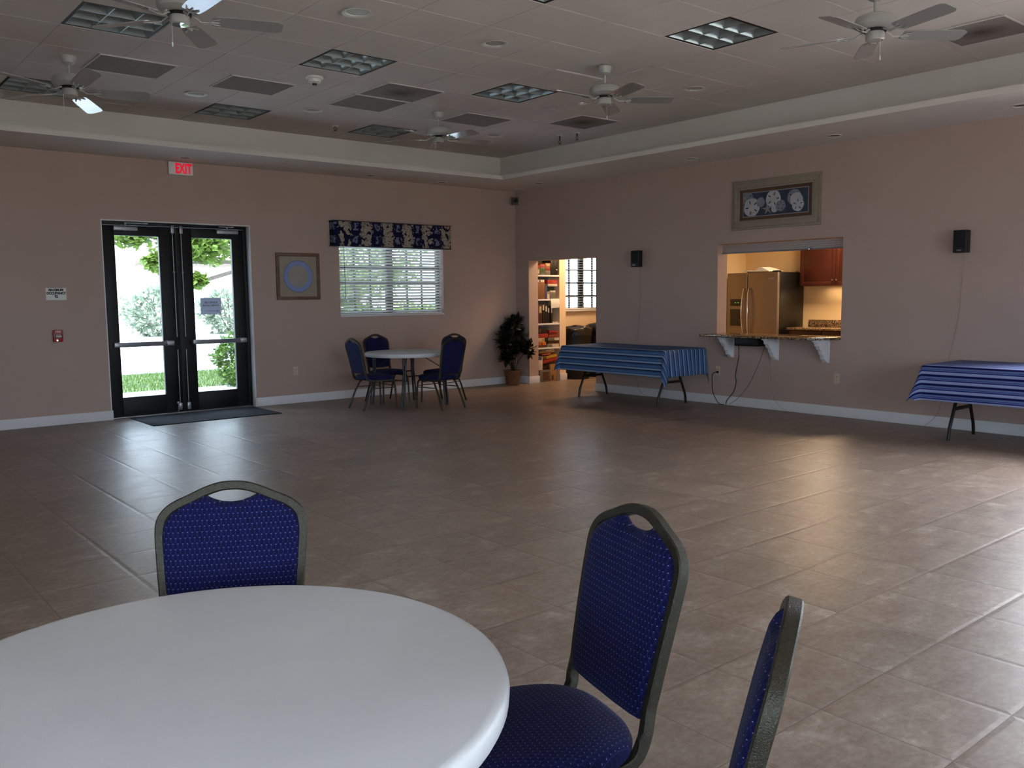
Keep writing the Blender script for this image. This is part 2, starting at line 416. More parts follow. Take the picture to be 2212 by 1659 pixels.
# right wall with walk-through opening, serving hatch and an unseen window
OY0,OY1,OZ=-1.865,-.325,2.015
PY0,PY1,PZ0,PZ1=-5.846,-4.09,.90,2.085
QY0,QY1,QZ0,QZ1=-11.6,-8.15,.95,2.6
m=MB()
for a,b,c,d in ((OY1,0,0,HT),(OY0,OY1,OZ,HT),(PY1,OY0,0,HT),(PY0,PY1,0,PZ0),(PY0,PY1,PZ1,HT),(QY1,PY0,0,HT),(QY0,QY1,0,QZ0),(QY0,QY1,QZ1,HT),(YF,QY0,0,HT)):
    m.box(0,.2,a,b,c,d)
struct('wall_right',m,M['wall'],smooth=0)
LW=[(-13.4,-10.4)]; LZ0,LZ1=.7,2.5
m=MB(); ys=[YF]
for a,b in LW: ys+=[a,b]
ys.append(0)
for i in range(0,len(ys),2): m.box(XL-.2,XL,ys[i],ys[i+1],0,HT)
for a,b in LW: m.box(XL-.2,XL,a,b,0,LZ0); m.box(XL-.2,XL,a,b,LZ1,HT)
struct('wall_left',m,M['wall'],smooth=0)
# front wall with three wide windows
FW=[(-12.9,-10.3),(-9.3,-6.7),(-5.4,-2.8)]; FZ0,FZ1=.7,2.5
m=MB(); xs=[XL-.2]
for a,b in FW: xs+=[a,b]
xs.append(.2)
for i in range(0,len(xs),2): m.box(xs[i],xs[i+1],YF-.2,YF,0,HT)
for a,b in FW: m.box(a,b,YF-.2,YF,0,FZ0); m.box(a,b,YF-.2,YF,FZ1,HT)
struct('wall_front',m,M['wall'],smooth=0)
# baseboards
BH=.118
def base_seg(m,x0,x1,y0,y1): m.box(x0,x1,y0,y1,0,BH)
m=MB()
for a,b in ((XL,DX0+.022),(DX1-.0,-.016)): m.box(a,b,-.016,0,0,BH)
struct('baseboard_back',m,M['trimw'],bevel=.004)
m=MB()
for a,b in ((OY1,0),(QY1,OY0)): m.box(-.016,0,a,b,0,BH)
m.box(-.016,0,YF,QY1,0,BH)
m.box(-.016,.215,OY1-.016,OY1,0,BH)       # returns through the opening jambs
m.box(-.016,.215,OY0,OY0+.016,0,BH)
struct('baseboard_right',m,M['trimw'],bevel=.004)
m=MB(); m.box(XL,XL+.016,YF,0,0,BH); struct('baseboard_left',m,M['trimw'],bevel=.004)
m=MB(); m.box(XL+.016,-.016,YF,YF+.016,0,BH); struct('baseboard_front',m,M['trimw'],bevel=.004)
# soffit ring with cove lip, tray sides
m=MB()
def ring(m,x0,x1,y0,y1,X0,X1,Y0_,Y1_,z0,z1):
    m.box(X0,X1,y1,Y1_,z0,z1); m.box(X0,X1,Y0_,y0,z0,z1); m.box(x1,X1,y0,y1,z0,z1); m.box(X0,x0,y0,y1,z0,z1)
IX0,IX1,IY0,IY1=XL+WSR,-WSR,YF+WSB,-WSB           # lip line
TX0,TX1,TY0,TY1=XL+WTR,-WTR,YF+WTB,-WTB           # tray line
ring(m,IX0-.03,IX1+.03,IY0-.03,IY1+.03,XL,0,YF,0,ZS,ZS+.03)
ring(m,IX0,IX1,IY0,IY1,IX0-.03,IX1+.03,IY0-.03,IY1+.03,ZS,ZL)
struct('ceiling_soffit',m,M['soffit'],smooth=0)
m=MB(); ring(m,TX0,TX1,TY0,TY1,TX0-.03,TX1+.03,TY0-.03,TY1+.03,ZS+.02,HT); struct('wall_tray',m,M['soffit'],smooth=0)
m=MB(); m.box(XL-2.2,3.35,YF-2.4,.34,HT,HT+.1); struct('ceiling_slab',m,M['soffit'],smooth=0)  # extended beyond the unseen walls, an added overhang keeping sun off the front windows
# suspended tile ceiling: one lay-in tile per grid cell, holes for troffers and downlights
TROF=[(-3,2),(0,2),(3,2),(3,-2),(0,6),(3,6),(-3,6),(0,-2),(-3,-2),(-6,2),(-6,-2),(-6,6)]
DOWN=[(-1,0),(1,0),(5,0),(-1,5),(1,5),(5,5)]
RAISED=(3,0)
m=MB(); g=MB()
i0=math.floor((TX0-GX)/GT); i1=math.ceil((TX1-GX)/GT); j0=math.floor((TY0-GY)/GT); j1=math.ceil((TY1-GY)/GT)
gap=.004
for i in range(i0,i1):
    for j in range(j0,j1):
        if (i,j) in TROF: continue
        x0=max(GX+i*GT,TX0)+gap; x1=min(GX+(i+1)*GT,TX1)-gap; y0=max(GY+j*GT,TY0)+gap; y1=min(GY+(j+1)*GT,TY1)-gap
        if x1-x0<.01 or y1-y0<.01: continue
        zb=HC-.0035
        if (i,j)==RAISED: x1-=.014; y1-=.014; zb=HC+.004
        if (i,j) in DOWN:
            cx,cy=(x0+x1)/2,(y0+y1)/2; n=32; o=[];c=[]
            for k in range(n):
                t=2*PI*k/n+PI/4; ca,sa=math.cos(t),math.sin(t); s=min((x1-x0)/2/max(abs(ca),1e-6),(y1-y0)/2/max(abs(sa),1e-6))
                o.append((cx+ca*s,cy+sa*s)); c.append((cx+ca*.088,cy+sa*.088))
            m.rings([[(a,b,HC+.016) for a,b in o],[(a,b,zb) for a,b in o],[(a,b,zb) for a,b in c],[(a,b,HC+.016) for a,b in c]],False,False)
        else: m.box(x0,x1,y0,y1,zb,HC+.016)
o=struct('ceiling',m,M['ceil'],smooth=0)
for i in range(i0,i1+1):
    x=GX+i*GT
    if TX0<x<TX1:
        for j in range(j0,j1):
            ya=max(GY+j*GT,TY0); yb=min(GY+(j+1)*GT,TY1)
            if RAISED==(i-1,j): continue
            g.box(x-.0095,x+.0095,ya,yb,HC,HC+.02)
for j in range(j0,j1+1):
    y=GY+j*GT
    if TY0<y<TY1:
        for i in range(i0,i1):
            xa=max(GX+i*GT,TX0); xb=min(GX+(i+1)*GT,TX1)
            if RAISED==(i,j-1): continue
            g.box(xa,xb,y-.0095,y+.0095,HC+.0005,HC+.0195)
struct('ceiling_grid',g,M['tbar'],smooth=0)
# --- closet and kitchen rooms behind the right wall
m=MB(); m.box(.706,.85,-.3,0,0,2.6); struct('wall_closet_pier',m,M['cwall'],smooth=0)
m=MB(); m.box(.70,.865,-.316,-.3,0,BH); m.box(.85,.866,-.3,.0,0,BH); struct('baseboard_closet',m,M['trimw'],bevel=.004)
CX0,CX1=.93,2.55
m=MB()
for a,b,c,d in ((.85,CX0,0,2.6),(CX0,CX1,0,1.19),(CX0,CX1,2.33,2.6),(CX1,3.35,0,2.6)): m.box(a,b,.1,.3,c,d)
struct('wall_closet_back',m,M['cwall'],smooth=0)
m=MB(); m.box(.2,3.15,-2.3,-2.05,0,2.6); struct('wall_partition',m,M['kwall'],smooth=0)
m=MB(); m.box(3.15,3.35,-7.2,.1,0,2.6); struct('wall_kitchen',m,M['kwall'],smooth=0)
m=MB(); m.box(.2,3.15,-7.2,-7.0,0,2.6); struct('wall_kitchen_front',m,M['kwall'],smooth=0)
m=MB(); m.box(.2,3.35,-7.2,.3,2.6,2.68); struct('ceiling_kitchen',m,M['soffit'],smooth=0)
# ------------------------------------------------------------------ windows
def window(name,x0,x1,z0,z1,y,nc,lab,zthin=1.657,zthick=1.421):
    w=thing(name,None,None,((x0+x1)/2,y,z0)); w['kind']='structure'; dx=(x0+x1)/2
    f=MB(); X0,X1=x0-dx,x1-dx; H=z1-z0
    f.box(X0,X0+.045,-.03,.03,0,H); f.box(X1-.045,X1,-.03,.03,0,H); f.box(X0,X1,-.03,.03,0,.04); f.box(X0,X1,-.03,.03,H-.04,H)
    f.box(-.053,.053,-.03,.03,0,H); f.box(X0,X1,-.026,.026,zthick-z0-.02,zthick-z0+.02)
    f.build('window_frame',M['black_metal'],w,bevel=.003)
    g=MB()
    for s in (-1,1):
        a,b=(X0+.045,-.053) if s<0 else (.053,X1-.045)
        for k in range(1,nc): xx=a+(b-a)*k/nc; g.box(xx-.013,xx+.013,-.012,.012,.04,H-.04)
        for zz in (zthin-z0,zthick-z0+.47): 
            if zz<H-.05: g.box(a,b,-.0115,.0115,zz-.013,zz+.013)
    g.build('window_muntin',M['black_metal'],w,smooth=0)
    p=MB(); p.box(X0+.02,X1-.02,-.002,.002,.02,H-.02); p.build('window_pane',M['glass'],w,smooth=0)
    return w
window('window_1',WX0,WX1,WZ0,WZ1,.15,3,'')
window('window_2',CX0,CX1,1.19,2.33,.25,3,'',1.668,1.431)
m=MB(); m.box(WX0-.0,WX1+.0,-.012,.12,WZ0-.018,WZ0+.004); m.build('window_sill',M['trimw'],None,bevel=.004)['kind']='structure'
m=MB(); m.box(CX0-.06,CX1+.06,.04,.24,1.165,1.192); m.build('window_sill',M['trimw'],None,bevel=.004)['kind']='structure'
for k,(a,b) in enumerate(FW):
    w=thing('window_%d'%(k+3),None,None,((a+b)/2,YF-.1,FZ0)); w['kind']='structure'; L=(b-a)/2; H=FZ1-FZ0
    f=MB(); f.box(-L,-L+.05,-.03,.03,0,H); f.box(L-.05,L,-.03,.03,0,H); f.box(-L,L,-.03,.03,0,.05); f.box(-L,L,-.03,.03,H-.05,H); f.box(-.03,.03,-.03,.03,0,H)
    f.build('window_frame',M['black_metal'],w,smooth=0)
    p=MB(); p.box(-L,L,-.002,.002,0,H); p.build('window_pane',M['glass'],w,smooth=0)
w=thing('window_6',None,None,(.1,(QY0+QY1)/2,QZ0)); w['kind']='structure'; L=(QY1-QY0)/2; H=QZ1-QZ0
f=MB(); f.box(-.03,.03,-L,-L+.05,0,H); f.box(-.03,.03,L-.05,L,0,H); f.box(-.03,.03,-L,L,0,.05); f.box(-.03,.03,-L,L,H-.05,H); f.box(-.03,.03,-.04,.04,0,H)
f.build('window_frame',M['black_metal'],w,smooth=0)
p=MB(); p.box(-.002,.002,-L,L,0,H); p.build('window_pane',M['glass'],w,smooth=0)
for k,(a,b) in enumerate(LW):
    w=thing('window_%d'%(k+7),None,None,(XL-.1,(a+b)/2,LZ0)); w['kind']='structure'; L=(b-a)/2; H=LZ1-LZ0
    f=MB(); f.box(-.03,.03,-L,-L+.05,0,H); f.box(-.03,.03,L-.05,L,0,H); f.box(-.03,.03,-L,L,0,.05); f.box(-.03,.03,-L,L,H-.05,H); f.box(-.03,.03,-.03,.03,0,H)
    f.build('window_frame',M['black_metal'],w,smooth=0)
    p=MB(); p.box(-.002,.002,-L,L,0,H); p.build('window_pane',M['glass'],w,smooth=0)
# ------------------------------------------------------------------ blinds and valance
def blind(name,x0,x1,z0,z1,y,tilt,label,wand=True):
    b=thing(name,label,'blind',((x0+x1)/2,y,z0)); L=(x1-x0)/2; H=z1-z0
    s=MB(); z=.05; R_=Matrix.Rotation(tilt,4,'X')
    while z<H-.06:
        T=Matrix.Translation((0,0,z))@R_
        vs=[]
        for xx in (-L,L):
            for k in range(5):
                u=-.025+.0125*k; vs.append(T@Vector((xx,u,.0035*(1-(u/.025)**2))))
        vs2=[v-Vector((0,0,.0022)) for v in vs]
        n=len(s.v); s.v+=[tuple(v) for v in vs+vs2]
        for k in range(4):
            s.f+=[[n+k,n+k+1,n+6+k,n+5+k],[n+10+k,n+15+k,n+16+k,n+11+k]]; s.mi+=[0,0]
        s.f+=[[n,n+5,n+15,n+10],[n+4,n+14,n+19,n+9]]; s.mi+=[0,0]
        z+=.0437
    s.build('slats',M['slat'],b,smooth=60)
    r=MB(); r.box(-L,L,-.026,.026,.0,.022); r.build('bottom_rail',M['white_plastic'],b,bevel=.004)
    r=MB(); r.box(-L,L,-.03,.03,H-.05,H); r.build('headrail',M['white_plastic'],b,smooth=0)
    for xx in (-L*.75,0,L*.75):
        c=MB(); c.tube([(xx,-.028,H-.01),(xx,-.028,.004),(xx,.028,.004),(xx,.028,H-.01)],.0012,6); c.build('lift_cord',M['pwhite'],b)
    if wand:
        c=MB(); c.cyl((-L+.075,-.045,H-.03),(-L+.085,-.047,.24),.004,n=8); c.build('tilt_wand',M['black_plastic'],b)
    return b
blind('window_blind',WX0+.008,WX1-.008,WZ0+.008,WZ1-.005,.055,math.radians(-37),'white slatted blind half open under the floral valance')
blind('window_blind',CX0+.01,CX1-.01,1.20,2.32,.17,math.radians(-7),'white blind with open slats seen through the doorless opening',False)
t=thing('window_valance','navy box valance with cream hibiscus print above the slatted blind','valance',(-2.422,0,2.172))
m=MB(); m.box(-1.008,1.008,-.13,0,0,.358); m.build('fabric_box',M['floral'],t,bevel=.012,seg=3)
m=MB()
for zz in (0.004,.354): m.tube([(-1.01,-.005,zz),(-1.01,-.131,zz),(1.01,-.131,zz),(1.01,-.005,zz)],.006,6)
m.build('piping',M['black_plastic'],t)
# ------------------------------------------------------------------ double entrance door
FY=.10
m=MB(); m.box(DX0,DX0+.045,FY,FY+.1,0,DZ); m.box(DX1-.045,DX1,FY,FY+.1,0,DZ); m.box(DX0+.045,DX1-.045,FY,FY+.1,DZ-.05,DZ)
struct('door_frame',m,M['black_metal'],bevel=.003)
m=MB(); m.box(DX1-.012,DX1,-.002,FY,0,DZ); m.box(DX0,DX1-.012,-.002,FY,DZ-.012,DZ); m.box(DX0,DX0+.012,-.002,FY,0,DZ-.012)
struct('trim_1',m,M['trimw'],smooth=0)
m=MB(); m.box(DX0+.012,DX1-.012,FY-.03,FY+.12,0,.012); struct('trim_2',m,M['grey_metal'],bevel=.003)
def leaf(name,x0,x1,g0,g1,hinge):
    d=thing(name,None,None,(x0,FY+.02,.014)); d['kind']='structure'
    f=MB(); W=x1-x0; a=g0-x0; b=g1-x0; z0,z1,zt=.233,2.22,2.342
    f.box(0,a,0,.05,0,zt); f.box(b,W,0,.05,0,zt); f.box(a,b,0,.05,0,z0); f.box(a,b,0,.05,z1,zt)
    f.build('door_leaf_frame',M['black_metal'],d,bevel=.003)
    p=MB(); p.box(a-.01,b+.01,.022,.028,z0-.01,z1+.01); p.build('glass_pane',M['glass'],d,smooth=0)
    bar=MB(); ba,bb=(-6.336-x0,-5.646-x0) if hinge<0 else (-5.378-x0,-4.689-x0)
    bar.box(ba+.02,bb-.02,-.075,-.045,.858,.915)
    o=bar.build('push_bar',M['push_bar'],d,bevel=.006)
    e=MB()
    for q in (ba+.03,bb-.03): e.box(q-.045,q+.045,-.08,0,.858,.918)
    e.build('bar_bracket',M['grey_metal'],o,bevel=.006)
    xr=(-5.580-x0) if hinge<0 else (-5.472-x0)
    r=MB(); r.cyl((xr,-.03,.10),(xr,-.03,.80),.006,n=8); r.cyl((xr,-.03,.96),(xr,-.03,2.28),.006,n=8); r.cyl((xr-.012,-.03,1.78),(xr+.012,-.03,1.78),.01,n=8)
    r.build('latch_rod',M['grey_metal'],d)
    l=MB(); l.box(xr-.02,xr+.02,-.05,0,2.265,2.362); l.box(xr-.022,xr+.022,-.05,0,.025,.115); l.build('latch_case',M['grey_metal'],d,bevel=.005)
    c=MB(); ca,cb,aa,ab=(-6.284-x0,-6.006-x0,-6.164-x0,-5.891-x0) if hinge<0 else (-5.015-x0,-4.731-x0,-4.99-x0,-4.80-x0)
    c.box(ca,cb,-.065,0,2.28,2.33); o=c.build('door_closer',M['grey_metal'],d,bevel=.006)
    r=MB(); xm=(ca+cb)/2
    r.cyl((xm,-.04,2.275),(xm,-.04,2.365),.012,n=10); r.box(aa,ab,-.075,-.055,2.362,2.372); r.box(ab-.03,ab+.01,-.06,-.025,2.362,2.378)
    r.build('closer_arm',M['grey_metal'],o)
    return d
d1=leaf('door_1',DX0+.05,-5.53,-6.265,-5.742,-1)
d2=leaf('door_2',-5.525,DX1-.05,-5.329,-4.802,1)
k=MB(); x=-5.60-(DX0+.05); k.box(x-.012,x+.012,-.02,0,.10,.13); k.cyl((x,-.02,.115),(x-.008,-.03,.02),.006,n=8); k.cyl((x-.018,-.03,.014),(x+.004,-.03,.014),.012,n=8)
k.build('kick_stop',M['grey_metal'],d1,bevel=.002)
t=thing('paper_notice','white paper notice taped to the outside of the right door glass, lettering showing through reversed','notice',(-5.103,FY+.0505,1.36))
m=MB(); m.box(-.136,.136,0,.0012,-.107,.107); m.build('sheet',M['notice'],t,smooth=0)
# the lettering is printed on the far side and seen through the sheet, so it is reversed from indoors
text('lettering','PLEASE USE\nOTHER DOOR',.034,M['ink'],t,(0,-.001,.025),(1,0,0),(0,0,1),.0004,.0004,-1,line=1.15)
m=MB(); m.box(-.075,.085,-.0016,-.0004,-.068,-.0645)
m.prism([(.1,-.066),(.078,-.056),(.083,-.066),(.078,-.076)],lambda a,b,c:(a,c,b),-.0016,-.0004); m.build('arrow',M['ink'],t,smooth=0)
m=MB(); m.box(-6.24,-4.655,-.905,-.03,0,.009); o=m.build('entrance_mat',M['mat'],bevel=.003); tag(o,'charcoal entrance mat on the tiles in front of the glass doors','mat')
# ------------------------------------------------------------------ ceiling fixtures
def cellc(i,j): return (GX+(i+.5)*GT,GY+(j+.5)*GT)
def make_troffer():
    t=thing('ceiling_light','','ceiling light')
    h=GT/2-.004; f=MB()
    for a,b,c,d in ((-h,h,-h,-h+.022),(-h,h,h-.022,h),(-h,-h+.022,-h+.022,h-.022),(h-.022,h,-h+.022,h-.022)): f.box(a,b,c,d,-.002,.09)
    f.box(-h,h,-h,h,.085,.09)
    f.build('housing',M['dark_gap'],t,smooth=0)
    r=MB(); k=h-.022; w=2*k/3
    for i in range(3):
        for j in range(3):
            x0=-k+i*w; y0=-k+j*w; rs=[]
            for s in range(5):
                u=s/4; ins=.004+.055*u**1.6; z=.0+.052*u
                rs.append([(x0+ins,y0+ins,z),(x0+w-ins,y0+ins,z),(x0+w-ins,y0+w-ins,z),(x0+ins,y0+w-ins,z)])
            r.rings(rs,False,True)
            r.rings([[(x0,y0,0),(x0+w,y0,0),(x0+w,y0+w,0),(x0,y0+w,0)],rs[0]],False,False)
    r.build('louver',M['louver'],t,smooth=30)
    return t
tr0=make_troffer()
tl={(-3,2):'square nine-cell louvred light behind the fan with the green-tinged hub',(0,2):'square nine-cell louvred light above the smoke detector',(3,2):'square nine-cell louvred light just left of the fan with the pushed-up tile',
 (3,-2):'nearest square nine-cell louvred light, left of the fan at upper right',(0,6):'square nine-cell louvred light close to the back cove, above the framed blue ring picture',(3,6):'square nine-cell louvred light left of the fan closest to the room corner',
 (-3,6):'square nine-cell louvred light half hidden behind the fan at the left edge',(0,-2):'square louvred light cut off by the top edge of the photo'}
first=True
for c,l in tl.items():
    x,y=cellc(*c)
    if first: o=tr0; o.location=(x,y,HC); o['label']=l; o['group']='square louvred ceiling lights'; first=False
    else: dup(tr0,(x,y,HC),0,l,'square louvred ceiling lights')
for c in TROF:
    if c not in tl:
        x,y=cellc(*c); dup(tr0,(x,y,HC),0,'square louvred light out of the picture','square louvred ceiling lights') if False else None
def make_down():
    t=thing('downlight','','downlight')
    m=MB(); m.lathe([(.082,.03),(.086,.0),(.112,-.008),(.118,-.014),(.104,-.015),(.084,-.006),(.080,.03)],n=32); m.build('trim_ring',M['white_plastic'],t)
    m=MB(); m.lathe([(.081,-.002),(.074,.035),(.058,.075),(.0,.088)],n=32); m.build('reflector',M['fan_white'],t)
    return t
d0=make_down(); dl={(-1,0):'round recessed downlight beside the blade of the fan at the top left',(1,0):'round recessed downlight near the middle of the top tiles',(5,0):'round recessed downlight right of the fan with the pushed-up tile',(-1,5):'round recessed downlight left of the smoke detector',(1,5):'round recessed downlight under the pair of joined grey vents',(5,5):'round recessed downlight by the fan nearest the room corner'}
for n,(c,l) in enumerate(dl.items()):
    x,y=cellc(*c)
    if n==0: d0.location=(x,y,HC-.002); d0['label']=l; d0['group']='downlights in the tile ceiling'
    else: dup(d0,(x,y,HC-.002),0,l,'downlights in the tile ceiling')
# flat pot lights under the soffit
def make_sdown():
    t=thing('soffit_downlight','','downlight')
    m=MB(); m.lathe([(.085,0),(.085,-.006),(.080,-.008),(.068,-.006),(.064,0)],n=28); m.build('trim_ring',M['soffit'],t)
    m=MB(); m.lathe([(.066,-.001),(.05,-.0025),(0,-.003)],n=28); m.build('lens',M['grey_plastic'],t)
    return t
s0=None
for (x,y),l in zip([(-5.535,-.364),(-2.925,-.313),(-1.683,-.30),(-.414,-1.055),(-.42,-3.976),(-.448,-5.955),(-.47,-7.85)],
  ['small round soffit light above the exit sign','small round soffit light above the valance','small round soffit light between the valance and the corner','small round soffit light above the doorless opening','small round soffit light left of the sand dollar picture','small round soffit light right of the sand dollar picture','small round soffit light at the right edge of the photo']):
    if s0 is None: s0=make_sdown(); s0.location=(x,y,ZS+.001); s0['label']=l; s0['group']='soffit lights around the tray ceiling'
    else: dup(s0,(x,y,ZS+.001),0,l,'soffit lights around the tray ceiling')
# perforated grey panels
def vent(i0_,i1_,j0_,j1_,stain,label,grp='perforated vent panels in the ceiling'):
    x0,x1,y0,y1=GX+i0_*GT,GX+i1_*GT,GY+j0_*GT,GY+j1_*GT
    t=thing('ceiling_vent',label,'vent',((x0+x1)/2,(y0+y1)/2,HC-.006),0,grp); a=(x1-x0)/2;b=(y1-y0)/2
    f=MB()
    for p in ((-a,a,-b,-b+.012),(-a,a,b-.012,b),(-a,-a+.012,-b+.012,b-.012),(a-.012,a,-b+.012,b-.012)): f.box(*p,-.009,0)
    f.build('frame',M['tbar'],t,smooth=0)
    g=MB(); g.box(-a+.012,a-.012,-b+.012,b-.012,-.007,-.001); g.build('perforated_panel',M['vent_stain' if stain else 'vent'],t,smooth=0)
vent(-2.30,-1.29,4.0,4.9,0,'flat grey perforated vent panel right of the fan at the left edge')
vent(-.52,.48,4.02,4.88,0,'flat grey perforated vent panel left of the smoke detector')
vent(1.49,2.52,3.04,3.97,1,'dust-stained grey vent panel, far half of the joined pair')
vent(1.485,2.49,4.0,4.94,0,'clean grey vent panel, near-left half of the joined pair')
vent(3.74,4.78,4.05,4.93,0,'flat grey vent panel touching the fan nearest the room corner')
vent(5.5,6.47,3.0,3.94,1,'dust-stained grey vent panel above the two hanging sprinkler heads')
vent(5.47,6.42,-4.05,-3.15,1,'dust-stained grey vent panel behind the blade of the fan at upper right')
# smoke detector, sprinklers
t=thing('smoke_detector','white round smoke detector with a dark sensor under the louvred light','smoke detector',(-5.302,-3.293,HC-.006))
m=MB(); m.lathe([(.085,0),(.085,-.018),(.075,-.026),(.0,-.026)],n=32); m.build('base',M['white_plastic'],t)
m=MB(); m.lathe([(.065,-.026),(.06,-.05),(.04,-.062),(0,-.064)],n=32); o=m.build('sensor_head',M['white_plastic'],t)
m=MB(); m.lathe([(.024,-.062),(.022,-.075),(0,-.076)],n=20); m.build('sensor_window',M['black_plastic'],o)
def sprinkler(x,y,l,drop,grp=None):
    t=thing('sprinkler_head',l,'sprinkler',(x,y,HC-.006),0,grp)
    m=MB(); m.lathe([(.045,0),(.04,-.008),(.014,-.012)],n=24); m.build('escutcheon',M['white_plastic'],t)
    m=MB(); m.cyl((0,0,0),(0,0,-drop),.009,n=12); 
    for s in (-1,1): m.tube([(s*.008,0,-drop),(s*.02,0,-drop-.018),(s*.004,0,-drop-.04)],.004,6)
    m.lathe([(.003,-drop-.04),(.022,-drop-.043),(.022,-drop-.046),(0,-drop-.046)],n=16)
    m.build('nozzle',M['bronze'],t)
sprinkler(-1.275,-2.451,'hanging brass sprinkler head, left of the pair near the room corner',.07,'pair of hanging sprinkler heads')
sprinkler(-1.213,-2.718,'hanging brass sprinkler head, right of the pair near the room corner',.05,'pair of hanging sprinkler heads')
sprinkler(-3.964,-1.239,'single short sprinkler head left of the louvred light by the back cove',.015)
# ------------------------------------------------------------------ ceiling fans
def make_fan():
    t=thing('ceiling_fan','','ceiling fan')
    m=MB(); m.lathe([(.068,0),(.068,-.02),(.05,-.06),(.022,-.075),(.014,-.078)],n=32); m.build('canopy',M['fan_white'],t)
    m=MB(); m.cyl((0,0,-.07),(0,0,-.17),.0125,n=14); m.lathe([(.0125,-.15),(.03,-.155),(.034,-.175)],n=20); m.build('downrod',M['fan_white'],t)
    m=MB(); m.lathe([(.034,-.165),(.09,-.17),(.13,-.185),(.142,-.21),(.138,-.245),(.118,-.262),(.08,-.27),(.06,-.27)],n=40); m.build('motor_housing',M['fan_white'],t)
    m=MB(); m.lathe([(.075,-.262),(.078,-.285),(.06,-.289),(.045,-.289)],n=32); m.build('flywheel',M['dark_gap'],t)
    m=MB(); m.lathe([(.06,-.286),(.064,-.292),(.064,-.338),(.060,-.343),(.056,-.343)],n=32); o=m.build('switch_housing',M['fan_white'],t)
    m=MB(); m.lathe([(.057,-.341),(.055,-.345),(.0,-.3465)],n=32); m.build('bottom_cap',M['fan_cap'],o)
    m=MB(); m.cyl((-.05,-.03,-.34),(-.052,-.03,-.465),.0015,n=6); m.lathe([(.002,0),(.006,-.01),(.0055,-.03),(0,-.036)],(-.052,-.03,-.462),n=10); m.build('pull_chain',M['white_plastic'],o)
    for k in range(5):
        R_=Matrix.Rotation(2*PI*k/5,4,'Z'); P_=Matrix.Rotation(math.radians(-12),4,'X'); T=Matrix.Translation((0,0,-.302))
        out=[]
        prof=[(.20,.052),(.22,.060),(.30,.066),(.58,.072),(.625,.070),(.655,.045)]
        poly=[(x,-w) for x,w in prof]+[(x,w) for x,w in reversed(prof)]
        b=MB(); b.prism(poly,lambda a,c,z:R_@(T@(P_@Vector((a,c,z)))),-.003,.003)
        bo=b.build('blade',M['fan_blade'],t,smooth=0)
        i=MB()
        i.tube([R_@Vector(p) for p in ((.07,0,-.278),(.10,0,-.29),(.135,.004,-.312),(.17,0,-.312),(.205,0,-.309))],.009,8,ry=.005)
        for s in (-1,0,1): i.tube([R_@(T@(P_@Vector(p))) for p in ((.185,0,-.008),(.215,s*.028,-.008),(.25,s*.04,-.006))],.007,8,ry=.0045)
        i.build('blade_iron',M['fan_white'],bo)
    return t
f0=make_fan()
F=[(-3.50,-5.44,36,'white ceiling fan hanging from the pushed-up tile in mid ceiling'),(-3.47,-8.01,36,'white ceiling fan at the upper right, largest of the five'),(-7.40,-2.88,-15,'white ceiling fan at the left edge near the entrance doors'),(-7.355,-5.44,-19,'white ceiling fan cut by the top edge above the entrance doors'),(-3.57,-2.90,-13,'white ceiling fan nearest the room corner, smallest in the photo')]
for n,(x,y,a,l) in enumerate(F):
    x=-9.4367+(x+9.4367)*1.0283; y=-11.2024+(y+11.2024)*1.0283
    if n==0: f0.location=(x,y,HC-.006); f0.rotation_euler[2]=math.radians(a); f0['label']=l; f0['group']='ceiling fans'
    else: fn=dup(f0,(x,y,HC-.006),math.radians(a),l,'ceiling fans')
    if n==2:      # hangs slightly off plumb; tilt and one blade's twist set to steer its reflections
        fn.rotation_euler[0]=math.radians(-4.6)
        b=[c for c in fn.children if c.name.startswith('blade')][0]
        b.matrix_local=Matrix.Translation((0,0,-.302))@Matrix.Rotation(math.radians(-6),4,'X')@Matrix.Translation((0,0,.302))
# ------------------------------------------------------------------ things on the back wall
XB,ZB=(1,0,0),(0,0,1)
t=thing('exit_sign','white exit sign with glowing red letters above the entrance doors','exit sign',(-5.478,0,3.071))
m=MB(); m.box(-.151,.151,-.045,0,-.079,.079); m.build('housing',M['white_plastic'],t,bevel=.008)
text('lettering','EXIT',.165,M['exit_red'],t,(.03,-.0465,-.004),XB,ZB,.0015,.006,.58,spacing=1.05)
t=thing('occupancy_sign','white wall sign giving the maximum occupancy left of the doors','sign',(-6.972,0,1.527))
m=MB(); m.box(-.108,.108,-.004,0,-.07,.07); m.build('plate',M['pwhite'],t,bevel=.002)
text('lettering','MAXIMUM\nOCCUPANCY\n92',.040,M['ink'],t,(0,-.0048,.008),XB,ZB,.0004,.0022,.82,line=.95)
t=thing('fire_alarm_pull','red fire alarm pull station on the wall left of the doors','fire alarm',(-6.986,.001,1.042))
m=MB(); m.box(-.05,.05,-.045,0,-.069,.069); m.build('body',M['red'],t,bevel=.008)
m=MB(); m.box(-.034,.04,-.052,-.044,-.028,.026); m.build('handle_plate',M['black_plastic'],t,bevel=.003)
m=MB()
for z in (.017,.009,-.019): m.box(-.022,.028,-.0535,-.0515,z-.002,z+.002)
m.box(-.026,.034,-.0545,-.0515,-.012,.003); m.build('handle_label',M['almond'],t,smooth=0)
text('lettering','FIRE',.032,M['whiteink'],t,(.002,-.0462,.049),XB,ZB,.0006,.001)
m=MB(); m.lathe([(0,0),(.010,0),(.010,.004),(0,.004)],n=14,M=Matrix.Rotation(PI/2,4,'X')); o=m.build('key_lock',M['chrome'],t); o.location=(-.012,-.0455,-.05)
